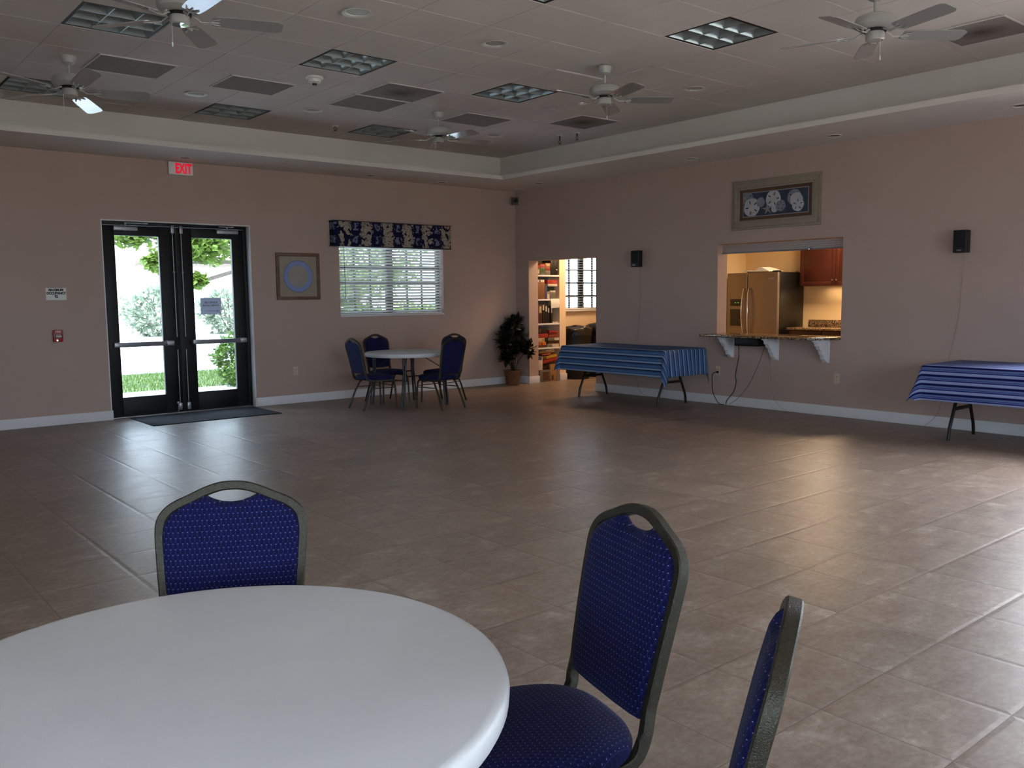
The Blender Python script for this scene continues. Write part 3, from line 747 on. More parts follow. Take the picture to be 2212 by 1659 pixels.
# framed ring print
t=thing('framed_picture','brown framed print of a pale blue ring between the doors and the blind','picture',(-3.93,0,1.747))
a,b=.323,.320
m=MB()
for p in ((-a,a,-b,-b+.045),(-a,a,b-.045,b),(-a,-a+.045,-b+.045,b-.045),(a-.045,a,-b+.045,b-.045)): m.box(p[0],p[1],-.03,0,p[2],p[3])
m.build('frame',M['brown_frame'],t,bevel=.005)
m=MB(); m.box(-a+.04,a-.04,-.012,-.002,-b+.04,b-.04); m.build('mat_board',plain('cream_mat',(.60,.565,.50),.8,vary=.02),t,smooth=0)
RX=Matrix.Rotation(PI/2,4,'X')
ringm=[plain('pale_blue_ring',(.50,.57,.78),.7,vary=.06),plain('tan_disc',(.60,.58,.55),.7,vary=.08,vs=9),plain('navy_outline',(.18,.22,.42),.7)]
m=MB(); m.m=2; m.lathe([(.217,.0122),(.217,.0128),(0,.0128)],n=48,M=RX); m.m=0; m.lathe([(.213,.0125),(.213,.0134),(0,.0134)],n=48,M=RX); m.m=1; m.lathe([(.150,.0132),(.150,.0142),(0,.0142)],n=48,M=RX); m.build('ring_print',ringm,t,fix=True)
# outlets
def outlet(loc,rz,label,cat='outlet'):
    t=thing('wall_outlet',label,cat,loc,rz)
    m=MB(); m.box(-.036,.036,-.006,0,-.06,.06); m.build('cover_plate',M['almond'],t,bevel=.003)
    for z in (-.02,.02):
        m=MB(); m.box(-.016,.016,-.009,-.004,z-.014,z+.014); o=m.build('receptacle',M['almond'],t,bevel=.004)
        m=MB(); m.box(-.008,-.005,-.0095,-.0085,z-.005,z+.006); m.box(.005,.008,-.0095,-.0085,z-.005,z+.006); m.cyl((0,-.0095,z-.009),(0,-.0085,z-.009),.003,n=8); m.build('slots',M['black_plastic'],o,smooth=0)
    return t
RZ=math.radians(-90)      # local -y faces -x (into the room from the right wall): see below
outlet((-4.015,0,.448),0,'beige wall outlet under the framed ring print')
outlet((0,-4.121,.442),RZ,'beige wall outlet with a black plug, right of the first striped table')
outlet((0,-5.814,.449),RZ,'beige empty wall outlet low on the wall right of the serving counter')
# ------------------------------------------------------------------ things on the right wall
# local frame for right-wall things: local x -> world -y, local y -> world +x
def rthing(name,label,cat,y,z,x=0.,group=None): return thing(name,label,cat,(x,y,z),RZ,group)
t=rthing('framed_picture','wide taupe framed picture of sand dollars and a starfish above the serving hatch','picture',-4.939,2.552)
a,b=.622,.305
m=MB()
for i,(w,dep) in enumerate(((.0,.022),(.03,.034),(.09,.026))):
    w2=(.03,.09,.115)[i]
    for p in ((-a+w,a-w,-b+w,-b+w2),(-a+w,a-w,b-w2,b-w),(-a+w,-a+w2,-b+w2,b-w2),(a-w2,a-w,-b+w2,b-w2)): m.box(p[0],p[1],-dep,0,p[2],p[3])
m.build('frame',M['cream_frame'],t,bevel=.004)
m=MB(); m.box(-.51,.51,-.012,-.002,-.2,.2); m.build('mat_board',M['brown_mat'],t,smooth=0)
art=[plain('deep_blue_ground',(.17,.21,.29),.7,vary=.35,vs=7),plain('shell_white',(.70,.70,.72),.8,vary=.12,vs=14),plain('shell_grey',(.48,.50,.55),.8,vary=.2,vs=12),plain('shell_slot',(.22,.20,.22),.8),plain('starfish_tan',(.58,.52,.50),.8,vary=.2,vs=30),plain('print_border',(.55,.54,.55),.8)]
m=MB(); m.m=5; m.box(-.462,.462,-.0135,-.011,-.152,.152); m.m=0; m.box(-.452,.452,-.0145,-.0125,-.142,.142)
lay=[0]
def disc(cx,cz,r,k,slots=0,rot=0,clip=True):
    lay[0]+=1; y0=-.0145-.0004*lay[0]; n=40; pts=[]
    for i in range(n):
        t_=2*PI*i/n; rr=r*(1+.025*math.cos(5*t_+rot)); px=min(.45,max(-.45,cx+rr*math.cos(t_))); pz=min(.14,max(-.14,cz+rr*math.sin(t_))); pts.append((px,pz))
    m.m=k; m.prism(pts,lambda p,q_,c:(p,c,q_),y0,y0+.0004)
    m.m=3
    for s in range(slots):
        t_=rot+2*PI*s/slots; ux,uz=math.cos(t_),math.sin(t_)
        pa=.42*r; pb=.78*r; w=.06*r
        q=[(cx+ux*pa-uz*w,cz+uz*pa+ux*w),(cx+ux*pb-uz*w,cz+uz*pb+ux*w),(cx+ux*pb+uz*w,cz+uz*pb-ux*w),(cx+ux*pa+uz*w,cz+uz*pa-ux*w)]
        q=[(min(.45,max(-.45,p)),min(.14,max(-.14,z))) for p,z in q]
        m.prism(q,lambda p,q_,c:(p,c,q_),y0-.0003,y0)
disc(-.40,.09,.085,2,3,.4); disc(-.33,-.035,.115,1,5,.7); disc(-.20,.02,.06,2,0); disc(.27,.04,.095,2,4,1.); disc(.30,.01,.085,1,0); disc(.32,-.05,.08,1,5,.3)
disc(-.02,.045,.105,1,5,1.3); disc(.0,-.075,.045,1,0); disc(.085,-.045,.068,2,5,.2)
lay[0]+=2; y0=-.0145-.0004*lay[0]; st=[]
for i in range(10):
    t_=PI/2+.15+2*PI*i/10; r=.085 if i%2==0 else .022; st.append((-.10+r*math.cos(t_),min(.14,max(-.138,-.07+r*math.sin(t_)))))
m.m=4; m.prism(st,lambda p,q_,c:(p,c,q_),y0,y0+.0004)
m.build('sand_dollar_print',art,t,smooth=0)
def speaker(y,z,label,tilt=0):
    t=rthing('wall_speaker',label,'speaker',y,z,-.03)
    m=MB(); m.box(-.068,.068,-.10,0,-.115,.115); m.build('cabinet',M['black_plastic'],t,bevel=.008)
    m=MB(); m.box(-.058,.058,-.106,-.098,-.06,.105); m.build('grille',M['speaker_cloth'],t,bevel=.003)
    m=MB(); m.box(-.022,.022,-.108,-.1,-.098,-.082); m.build('badge',M['grey_metal'],t,smooth=0)
    m=MB(); m.box(-.02,.02,-.002,.03,-.03,.03); m.build('wall_bracket',M['black_metal'],t,smooth=0)
speaker(-2.748,1.955,'small black speaker on the wall between the opening and the serving hatch')
speaker(-7.20,1.957,'small black speaker high on the wall above the right-hand striped table')
t=thing('wall_speaker','small grey satellite speaker mounted high in the room corner','speaker',(-.085,-.10,2.99),math.radians(-38))
m=MB(); m.box(-.052,.052,-.055,.045,-.058,.058); m.build('cabinet',M['grey_plastic'],t,bevel=.012)
m=MB(); m.lathe([(.036,.0),(.036,.006),(.030,.004),(.0,.001)],n=28,M=RX); o=m.build('driver',M['speaker_cloth'],t); o.location=(.006,-.055,0)
m=MB(); m.box(-.056,-.05,-.055,.045,-.058,.058); m.build('side_grille',M['speaker_cloth'],t,bevel=.002)
m=MB(); m.box(-.015,.015,.045,.10,-.015,.015); m.build('wall_bracket',M['black_metal'],t,smooth=0)
def strand(name,pts,r,mat,label,cat='cord',group=None):
    # smooth curve through pts
    P=[Vector(p) for p in pts]; out=[]
    for i in range(len(P)-1):
        p0=P[max(i-1,0)];p1=P[i];p2=P[i+1];p3=P[min(i+2,len(P)-1)]
        for k in range(8):
            u=k/8; out.append(.5*((2*p1)+(-p0+p2)*u+(2*p0-5*p1+4*p2-p3)*u*u+(-p0+3*p1-3*p2+p3)*u**3))
    out.append(P[-1]); m=MB(); m.tube(out,r,6); o=m.build(name,mat); return tag(o,label,cat,group)
strand('speaker_wire',[(-.012,-2.75,1.85),(-.006,-2.765,1.6),(-.006,-2.767,1.425),(-.006,-2.73,1.1),(-.006,-2.70,.76),(-.006,-2.70,.45),(-.020,-2.72,.18),(-.03,-2.80,.05),(-.03,-2.95,.006),(-.025,-3.3,.006)],.0022,M['wire'],'thin pale wire running down from the speaker beside the opening')
strand('speaker_wire',[(-.012,-7.196,1.849),(-.006,-7.182,1.396),(-.006,-7.156,1.108),(-.006,-7.085,.726),(-.006,-7.06,.5),(-.008,-7.034,.308),(-.02,-7.0,.165),(-.03,-6.954,.086),(-.03,-6.868,.006)],.0022,M['wire'],'thin pale wire from the right-hand speaker down behind the striped table')
# pass-through: counter, corbels, shutter
t=thing('serving_counter','speckled granite serving counter under the kitchen hatch','counter',(0,-4.9,.90))
poly=[(-.33,.83),(-.345,.81),(-.345,-.66),(-.33,-.72),(-.24,-.83),(-.07,-.94),(.0,-.946),(.22,-.946),(.22,.808),(0,.808),(0,.85),(-.32,.85)]
m=MB(); m.prism(poly,lambda a,b,c:(a,b,c),.0,.032); m.build('granite_slab',M['granite'],t,bevel=.005)
def corbel(y,label):
    t=thing('counter_corbel',label,'corbel',(.001,y,.629),0,'white corbels under the serving counter')
    pr=[(0,.25),(-.235,.25),(-.24,.235),(-.225,.225),(-.222,.20),(-.20,.195),(-.19,.175),(-.175,.155),(-.150,.145),(-.138,.125),(-.13,.10),(-.105,.085),(-.095,.06),(-.09,.04),(-.062,.03),(-.05,.012),(-.03,.008),(-.025,0),(0,0)]
    m=MB(); m.prism(pr,lambda a,b,c:(a,c,b),-.028,.028); m.build('scroll',M['trimw'],t,bevel=.004)
    m=MB(); m.box(-.012,0,-.045,.045,-.005,.255); m.build('back_plate',M['trimw'],t,bevel=.004)
    m=MB(); m.box(-.255,0,-.04,.04,.25,.272); m.build('top_plate',M['trimw'],t,bevel=.003)
corbel(-4.325,'white scroll corbel nearest the plugged outlet')
corbel(-4.987,'white scroll corbel beside the black amplifier')
corbel(-5.670,'white scroll corbel at the rounded end of the counter')
t=thing('roll_shutter','grey roll-up shutter partly lowered at the top of the serving hatch','shutter',(.1,-4.968,1.975))
m=MB()
for k in range(4): m.box(-.012,.012,-.87,.87,.004+k*.025,.027+k*.025)
m.build('slats',M['shutter'],t,bevel=.003)
m=MB(); m.box(-.018,.018,-.873,.873,-.012,.004); m.build('bottom_bar',M['grey_metal'],t,bevel=.003)
m=MB(); m.box(-.03,-.016,-.43,-.39,-.016,.012); m.build('lock_tab',M['chrome'],t,bevel=.003)
t=thing('amplifier','black finned amplifier slung under the serving counter','amplifier',(-.125,-4.715,.815))
m=MB(); m.box(-.12,.12,-.17,.17,.0,.085); m.build('case',M['black_plastic'],t,bevel=.004)
m=MB()
for k in range(12): m.box(-.115,.115,-.165+k*.0295,-.15+k*.0295,-.018,.001)
m.build('fins',M['black_metal'],t,smooth=0)
wc=strand('electric_cable',[(-.02,-4.11,.425),(-.045,-4.062,.39),(-.03,-4.05,.25),(-.03,-4.06,.15),(-.045,-4.15,.03),(-.05,-4.20,.008),(-.05,-4.255,.008)],.0045,M['cord'],'black power cord curling from the plugged outlet to the floor')
m=MB(); m.cyl((-.004,-4.121,.422),(-.035,-4.118,.424),.017,.012,n=14); m.cyl((-.03,-4.118,.424),(-.03,-4.10,.424),.008,.005,n=8); m.build('plug',M['cord'],wc)
strand('electric_cable',[(-.11,-4.54,.81),(-.06,-4.48,.79),(-.02,-4.457,.65),(-.012,-4.42,.5),(-.012,-4.40,.394),(-.012,-4.412,.311),(-.022,-4.385,.188),(-.035,-4.30,.075),(-.045,-4.285,.03),(-.05,-4.29,.008)],.0045,M['cord'],'black cord hanging from the left end of the amplifier')
strand('audio_cable',[(-.06,-4.86,.81),(-.02,-4.82,.74),(-.008,-4.749,.569),(-.008,-4.603,.282),(-.022,-4.451,.103),(-.03,-4.35,.03),(-.035,-4.325,.006)],.0022,M['cord'],'thin dark cable sloping left from the amplifier to the floor')
strand('audio_cable',[(-.06,-4.88,.81),(-.012,-4.91,.6),(-.008,-4.929,.375),(-.02,-4.973,.175),(-.022,-5.014,.103),(-.03,-5.094,.045),(-.04,-5.193,.005)],.0018,M['wire'],'thin pale cable from the amplifier down to the right along the baseboard')
# ------------------------------------------------------------------ kitchen seen through the hatch
t=thing('refrigerator','stainless side-by-side refrigerator with black sides in the kitchen','refrigerator',(2.4,-2.945,0))
m=MB(); m.box(.06,.72,-.475,.475,.03,1.775); m.build('cabinet',M['black_gloss'],t,bevel=.008)
m=MB(); m.box(.02,.10,-.47,.47,.0,.09); m.build('toe_grille',M['black_plastic'],t,smooth=0)
sp=.085
def fdoor(y0,y1,label=None):
    m=MB(); m.box(0,.058,y0,y1,.09,1.775); return m.build('door',M['steel'],t,bevel=.014,seg=3)
fl=fdoor(sp+.004,.475); fr=fdoor(-.475,sp-.004)
for s,d in ((1,fl),(-1,fr)):
    y=sp+s*.045; pts=[]
    for k in range(13):
        u=k/12; z=.80+.72*u; pts.append((-.03-.045*math.sin(PI*u)**.8,y+s*.012*math.sin(PI*u),z))
    m=MB(); m.tube([(0,y,.80)]+pts+[(0,y,1.52)],.014,10,ry=.010); m.build('handle',M['chrome'],d)
m=MB(); m.box(-.004,.004,.15,.415,.90,1.38); m.build('dispenser',M['steel'],fl,bevel=.003)
m=MB(); m.box(-.008,-.003,.18,.40,1.25,1.36); m.build('control_panel',M['black_plastic'],fl,bevel=.002)
m=MB(); m.box(-.007,-.0035,.18,.40,.93,1.20); m.build('dispenser_recess',M['black_gloss'],fl,bevel=.002)
m=MB()
for yy in (.30,.245): m.box(-.0095,-.0075,yy-.012,yy+.012,1.296,1.306)
m.build('display',M['led_green'],fl,smooth=0)
m=MB(); m.box(-.004,.002,-.40,-.30,1.665,1.69); m.build('name_badge',M['grey_metal'],fr,bevel=.002)
m=MB(); m.box(.02,.09,-.47,-.36,1.775,1.80); m.build('hinge_cover',M['black_plastic'],t,bevel=.004)
o=MB(); o.box(2.50,3.0,-3.40,-2.78,1.7765,1.792); o=o.build('serving_tray',plain('brown_tray',(.42,.34,.25),.5),bevel=.004); tag(o,'flat brown tray lying on top of the refrigerator','tray')
m=MB(); n=14; rs=[]
for i in range(n+1):
    u=i/n; y=-3.16+.46*u; h=.012+.055*math.exp(-((u-.35)/.18)**2)+.01*math.sin(9*u); rs.append([(2.53,y,1.794),(2.93,y,1.794),(2.93,y,1.794+h*.8),(2.75,y,1.794+h*1.1),(2.53,y,1.794+h)])
m.rings(rs); o=m.build('paper_bag',M['pwhite']); tag(o,'crumpled white paper bag on the tray above the refrigerator','bag')
t=thing('wall_cabinet','cherry wood upper cabinet right of the refrigerator','cabinet',(2.85,-4.11,1.555))
m=MB(); m.box(.02,.30,-.6,.6,0,.95); m.build('carcass',M['cherry'],t,bevel=.002)
for s in (1,-1):
    y0,y1=sorted((s*.003,s*.597)); d=MB()
    d.box(0,.02,y0,y0+.06,.003,.947); d.box(0,.02,y1-.06,y1,.003,.947); d.box(0,.02,y0+.06,y1-.06,.003,.063); d.box(0,.02,y0+.06,y1-.06,.887,.947); d.box(.008,.018,y0+.06,y1-.06,.063,.887)
    d=d.build('door',M['cherry'],t,bevel=.002)
    k=MB(); k.lathe([(.006,0),(.006,.012),(.014,.018),(.014,.024),(0,.028)],n=16,M=Matrix.Rotation(-PI/2,4,'Y')); k=k.build('knob',M['chrome'],d); k.location=(0,s*.035,.085)
t=thing('base_cabinet','cherry base cabinet under the kitchen worktop','cabinet',(2.53,-4.22,0))
m=MB(); m.box(.03,.60,-.44,.70,.09,.882); m.box(.09,.60,-.44,.70,0,.09); m.build('carcass',M['cherry'],t,smooth=0)
for y0,y1 in ((-.435,.12),(.13,.69)):
    d=MB(); d.box(.01,.03,y0,y1,.11,.70); d.build('door',M['cherry'],t,bevel=.003); d=MB(); d.box(.01,.03,y0,y1,.72,.875); d.build('drawer',M['cherry'],t,bevel=.003)
t=thing('dishwasher','black dishwasher front under the kitchen worktop','dishwasher',(2.53,-4.98,0))
m=MB(); m.box(.04,.60,-.30,.30,.02,.87); m.build('tub',M['black_plastic'],t,smooth=0)
m=MB(); m.box(.0,.04,-.298,.298,.10,.74); m.build('door',M['black_gloss'],t,bevel=.005); m=MB(); m.box(-.002,.04,-.298,.298,.745,.872); m.build('control_panel',M['black_plastic'],t,bevel=.004)
t=thing('worktop','speckled granite kitchen worktop with backsplash beside the refrigerator','worktop',(2.5,-4.6,.884))
m=MB(); m.box(0,.648,-1.2,1.085,0,.032); m.build('slab',M['granite'],t,bevel=.004)
m=MB(); m.box(.625,.648,-1.2,1.085,.032,.14); m.build('backsplash',M['granite'],t,bevel=.002)
outlet((3.15,-4.42,1.20),RZ,'beige outlet on the kitchen wall above the granite backsplash')
# ------------------------------------------------------------------ bookshelf niche in the closet
t=thing('built_in_bookcase','white built-in bookcase crammed with games and binders inside the opening','bookcase',(.453,-.30,0))
for z in (.58,.985,1.39,1.79,2.2):
    m=MB(); m.box(-.252,.252,0,.295,z-.028,z); m.build('shelf',M['trimw'],t,bevel=.003)
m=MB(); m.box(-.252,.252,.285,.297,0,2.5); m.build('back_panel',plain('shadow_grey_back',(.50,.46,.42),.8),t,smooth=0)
cols={'red':(.62,.16,.12),'rust':(.55,.25,.15),'tan':(.62,.46,.30),'black':(.05,.045,.045),'green':(.25,.34,.17),'dgreen':(.14,.24,.21),'white':(.80,.76,.70),'grey':(.42,.40,.37),'yellow':(.72,.55,.20),'orange':(.75,.42,.16),'cream':(.74,.66,.50),'maroon':(.25,.09,.07),'blue':(.24,.28,.42),'brown':(.33,.20,.13),'pink':(.66,.30,.28),'wood':(.48,.32,.19)}
bm_={}
def bmat(c):
    if c not in bm_: bm_[c]=plain('card_'+c,cols[c],.5,vary=.18,vs=22)
    return bm_[c]
def item(name,cat,u0,u1,z0,h,c,label,dep=.22,y=-.285,group=None,strip=None,rot=0):
    x0=.2+(u0-220)/262*.505; x1=.2+(u1-220)/262*.505
    x0=max(x0,.204); x1=min(x1,.702)
    t=thing(name,label,cat,((x0+x1)/2,y,z0),0,group); w=(x1-x0)/2
    R_=Matrix.Rotation(rot,4,'Y')
    m=MB(); m.box(-w,w,0,dep,.0008,h,R_); m.build('body',bmat(c),t,bevel=.0025)
    if strip: 
        a,b,c0,c1,cc=strip; m=MB(); m.box(-w+2*w*a,-w+2*w*b,-.0012,.0006,h*c0,h*c1,R_); m.build('label_panel',bmat(cc),t,smooth=0)
    return t
S=[0,.58,.985,1.39,1.79]
G='games and boxes on the closet shelves'
# top shelf
z=S[4]
item('box','box',222,262,z,.11,'green','green carton at the left end of the top shelf',strip=(.2,.8,.2,.8,'cream'))
item('box','box',222,262,z+.11,.045,'red','bright red box on the green carton of the top shelf')
item('box','box',264,322,z,.125,'grey','multicoloured squat box second from the left on the top shelf',strip=(.1,.9,.3,.9,'green'))
item('box','box',264,322,z+.126,.05,'pink','pinkish red box on the squat box of the top shelf')
item('box','box',326,384,z,.075,'grey','low grey box in the middle of the top shelf')
item('box','box',326,382,z+.076,.06,'rust','rust box on the low grey box of the top shelf')
item('box','box',326,384,z+.137,.06,'tan','tan box on the rust box of the top shelf',strip=(.2,.8,.2,.8,'cream'))
item('binder','binder',388,428,z,.24,'black','black binder on the top shelf, left of two',group=None)
item('binder','binder',430,470,z,.235,'black','black binder on the top shelf, right of two with white tabs',strip=(.5,.95,.35,.4,'white'))
# second
z=S[3]
item('box','box',224,318,z,.275,'wood','tall brown wooden box on the second shelf')
item('box','box',230,312,z+.276,.045,'white','white carton on the tall brown box',strip=(.3,.45,0.1,.9,'maroon'))
item('box','box',320,342,z,.23,'blue','narrow dark upright box on the second shelf')
item('jar','jar',344,372,z,.125,'white','clear pale jar in front of the second shelf',dep=.05,strip=(.1,.9,.7,.95,'grey'))
item('box','box',374,446,z,.145,'grey','grey box below the green box on the second shelf',strip=(.1,.9,.8,.95,'white'))
item('box','box',350,455,z+.146,.065,'dgreen','flat dark green game box on the second shelf',y=-.22,dep=.18)
item('box','box',362,472,z+.2125,.04,'white','white flat box under the red box on the second shelf',y=-.27)
item('box','box',355,472,z+.2535,.065,'red','red game box at the top of the second shelf stack',y=-.27,strip=(.5,.95,.3,.7,'pink'))
m=MB(); n=8; rs=[]
for i in range(n+1):
    u=i/n; zz=1.395-.16*u; yy=-.304-.012*math.sin(u*2.4)-.003; rs.append([(.495,yy,zz),(.69,yy-.004*math.sin(5*u),zz+.01*u),(.69,yy+.0012-.004*math.sin(5*u),zz+.01*u),(.495,yy+.0012,zz)])
m.rings(rs); m.box(.495,.69,-.306,-.20,1.3908,1.3925); o=m.build('paper_sheet',M['pwhite']); tag(o,'white sheet of paper drooping over the second shelf edge','paper')
# third: binders
z=S[2]
item('binder','binder',228,282,z,.32,'maroon','dark red binder with a pale spine label on the middle shelf',strip=(.45,.9,.55,.9,'cream'))
item('binder','binder',285,316,z,.325,'black','black binder next to the dark red one',strip=(.2,.75,.68,.95,'white'))
item('binder','binder',318,343,z,.32,'black','black binder third from the left on the middle shelf',strip=(.25,.8,.62,.9,'white'))
item('binder','binder',345,372,z,.30,'black','black binder fourth from the left on the middle shelf',strip=(.3,.8,.60,.85,'white'))
item('binder','binder',385,405,z,.29,'black','lone black binder leaning space at the right of the middle shelf',strip=(.2,.8,.6,.9,'white'))
item('paper_stack','papers',410,470,z,.018,'white','low stack of white papers at the right of the middle shelf')
# fourth
z=S[1]
item('game_box','box',230,328,z,.04,'brown','dark flat game box at the bottom left of the fourth shelf')
item('game_box','box',228,328,z+.041,.055,'orange','orange game box above the dark flat one on the fourth shelf',strip=(.42,.6,.3,.7,'brown'))
item('game_box','box',230,312,z+.097,.065,'cream','cream game box above the orange one on the fourth shelf',strip=(.6,.95,.2,.8,'tan'))
item('game_box','box',226,352,z+.163,.07,'red','red flat game box at the left of the fourth shelf')
item('game_box','box',240,340,z+.234,.09,'black','dark worn boxes on the red game box of the fourth shelf',strip=(.1,.3,.2,.9,'brown'))
item('game_box','box',356,484,z,.055,'white','whitish game box at the bottom right of the fourth shelf',strip=(.0,.35,.1,.9,'grey'))
item('game_box','box',356,485,z+.056,.05,'brown','brown game box second from the bottom right of the fourth shelf')
item('game_box','box',345,490,z+.107,.055,'grey','grey and white game box across the right of the fourth shelf',y=-.30,strip=(.55,.98,.1,.9,'white'))
item('game_box','box',362,470,z+.163,.05,'rust','rust game box beneath the tilted one on the fourth shelf')
item('game_box','box',364,470,z+.222,.055,'red','tilted red game box on top at the right of the fourth shelf',rot=math.radians(6),strip=(.1,.9,.3,.6,'maroon'))
# floor level
z=0.
item('game_box','box',250,370,z,.20,'grey','upright game box with a picture panel on the closet floor',strip=(.3,.9,.12,.85,'brown'))
item('game_box','box',375,452,z,.29,'tan','tall tan game box standing on the closet floor',strip=(.2,.5,.08,.35,'brown'))
item('game_box','box',290,372,z+.201,.075,'maroon','dark box between the upright and slanted game boxes',y=-.25)
item('game_box','box',232,286,z+.201,.23,'white','upright white game box with a blue top on the lower left',strip=(.0,.8,.75,1.,'blue'),dep=.12)
item('game_box','box',290,474,z+.330,.055,'red','slanted bright red game box in the bottom bay',rot=math.radians(-9))
item('game_box','box',298,458,z+.392,.050,'yellow','slanted yellow game box on the bright red one',rot=math.radians(-8),strip=(.0,.22,.1,.9,'brown'))
item('game_box','box',290,384,z+.449,.03,'pink','small dull red game box above the yellow one',rot=math.radians(-4))
item('game_box','box',250,430,z+.490,.022,'tan','flat tan game box near the top of the bottom bay',rot=math.radians(-1.5))
item('game_box','box',245,440,z+.515,.030,'grey','flat pale grey game box topmost in the bottom bay',rot=math.radians(-1.5),strip=(.4,.9,.2,.7,'white'))
# bins
def bin_(x,y,r,h,label,rz):
    t=thing('trash_can',label,'trash can',(x,y,0),rz,'black bins inside the opening')
    m=MB(); m.lathe([(r*.80,0),(r*.82,.01),(r*.97,h-.06),(r*1.02,h-.05),(r*1.02,h-.01),(r*.95,h),(r*.92,h-.02),(r*.80,.03),(0,.03)],n=36); m.build('body',M['rubber'],t)
    m=MB(); rs=[]; rnd=random.Random(int(x*100)); n=36
    for k,(rr,zz) in enumerate(((1.035,h-.10),(1.045,h-.02),(1.0,h+.015),(.85,h+.035),(.45,h+.05),(.05,h+.055))):
        rs.append([(r*rr*math.cos(2*PI*i/n)*(1+.01*rnd.uniform(-1,1)),r*rr*math.sin(2*PI*i/n)*(1+.01*rnd.uniform(-1,1)),zz+.009*rnd.uniform(-1,1)+.012*math.sin(3*2*PI*i/n)*(rr<1)) for i in range(n)])
    m.rings(rs,False,True); m.build('bin_bag',M['bag'],t,smooth=60)
    m=MB(); m.box(-.02,.02,-.003,.003,0,.022,Matrix.Translation((-.05,-r*.90,h+.034))@Matrix.Rotation(.5,4,'X')); m.build('tag',M['pwhite'],t,smooth=0)
bin_(1.20,-.20,.272,.86,'black lined trash can showing most in the opening',0)
bin_(1.79,-.22,.272,.90,'black lined trash can behind, cut off by the right side of the opening',.6)
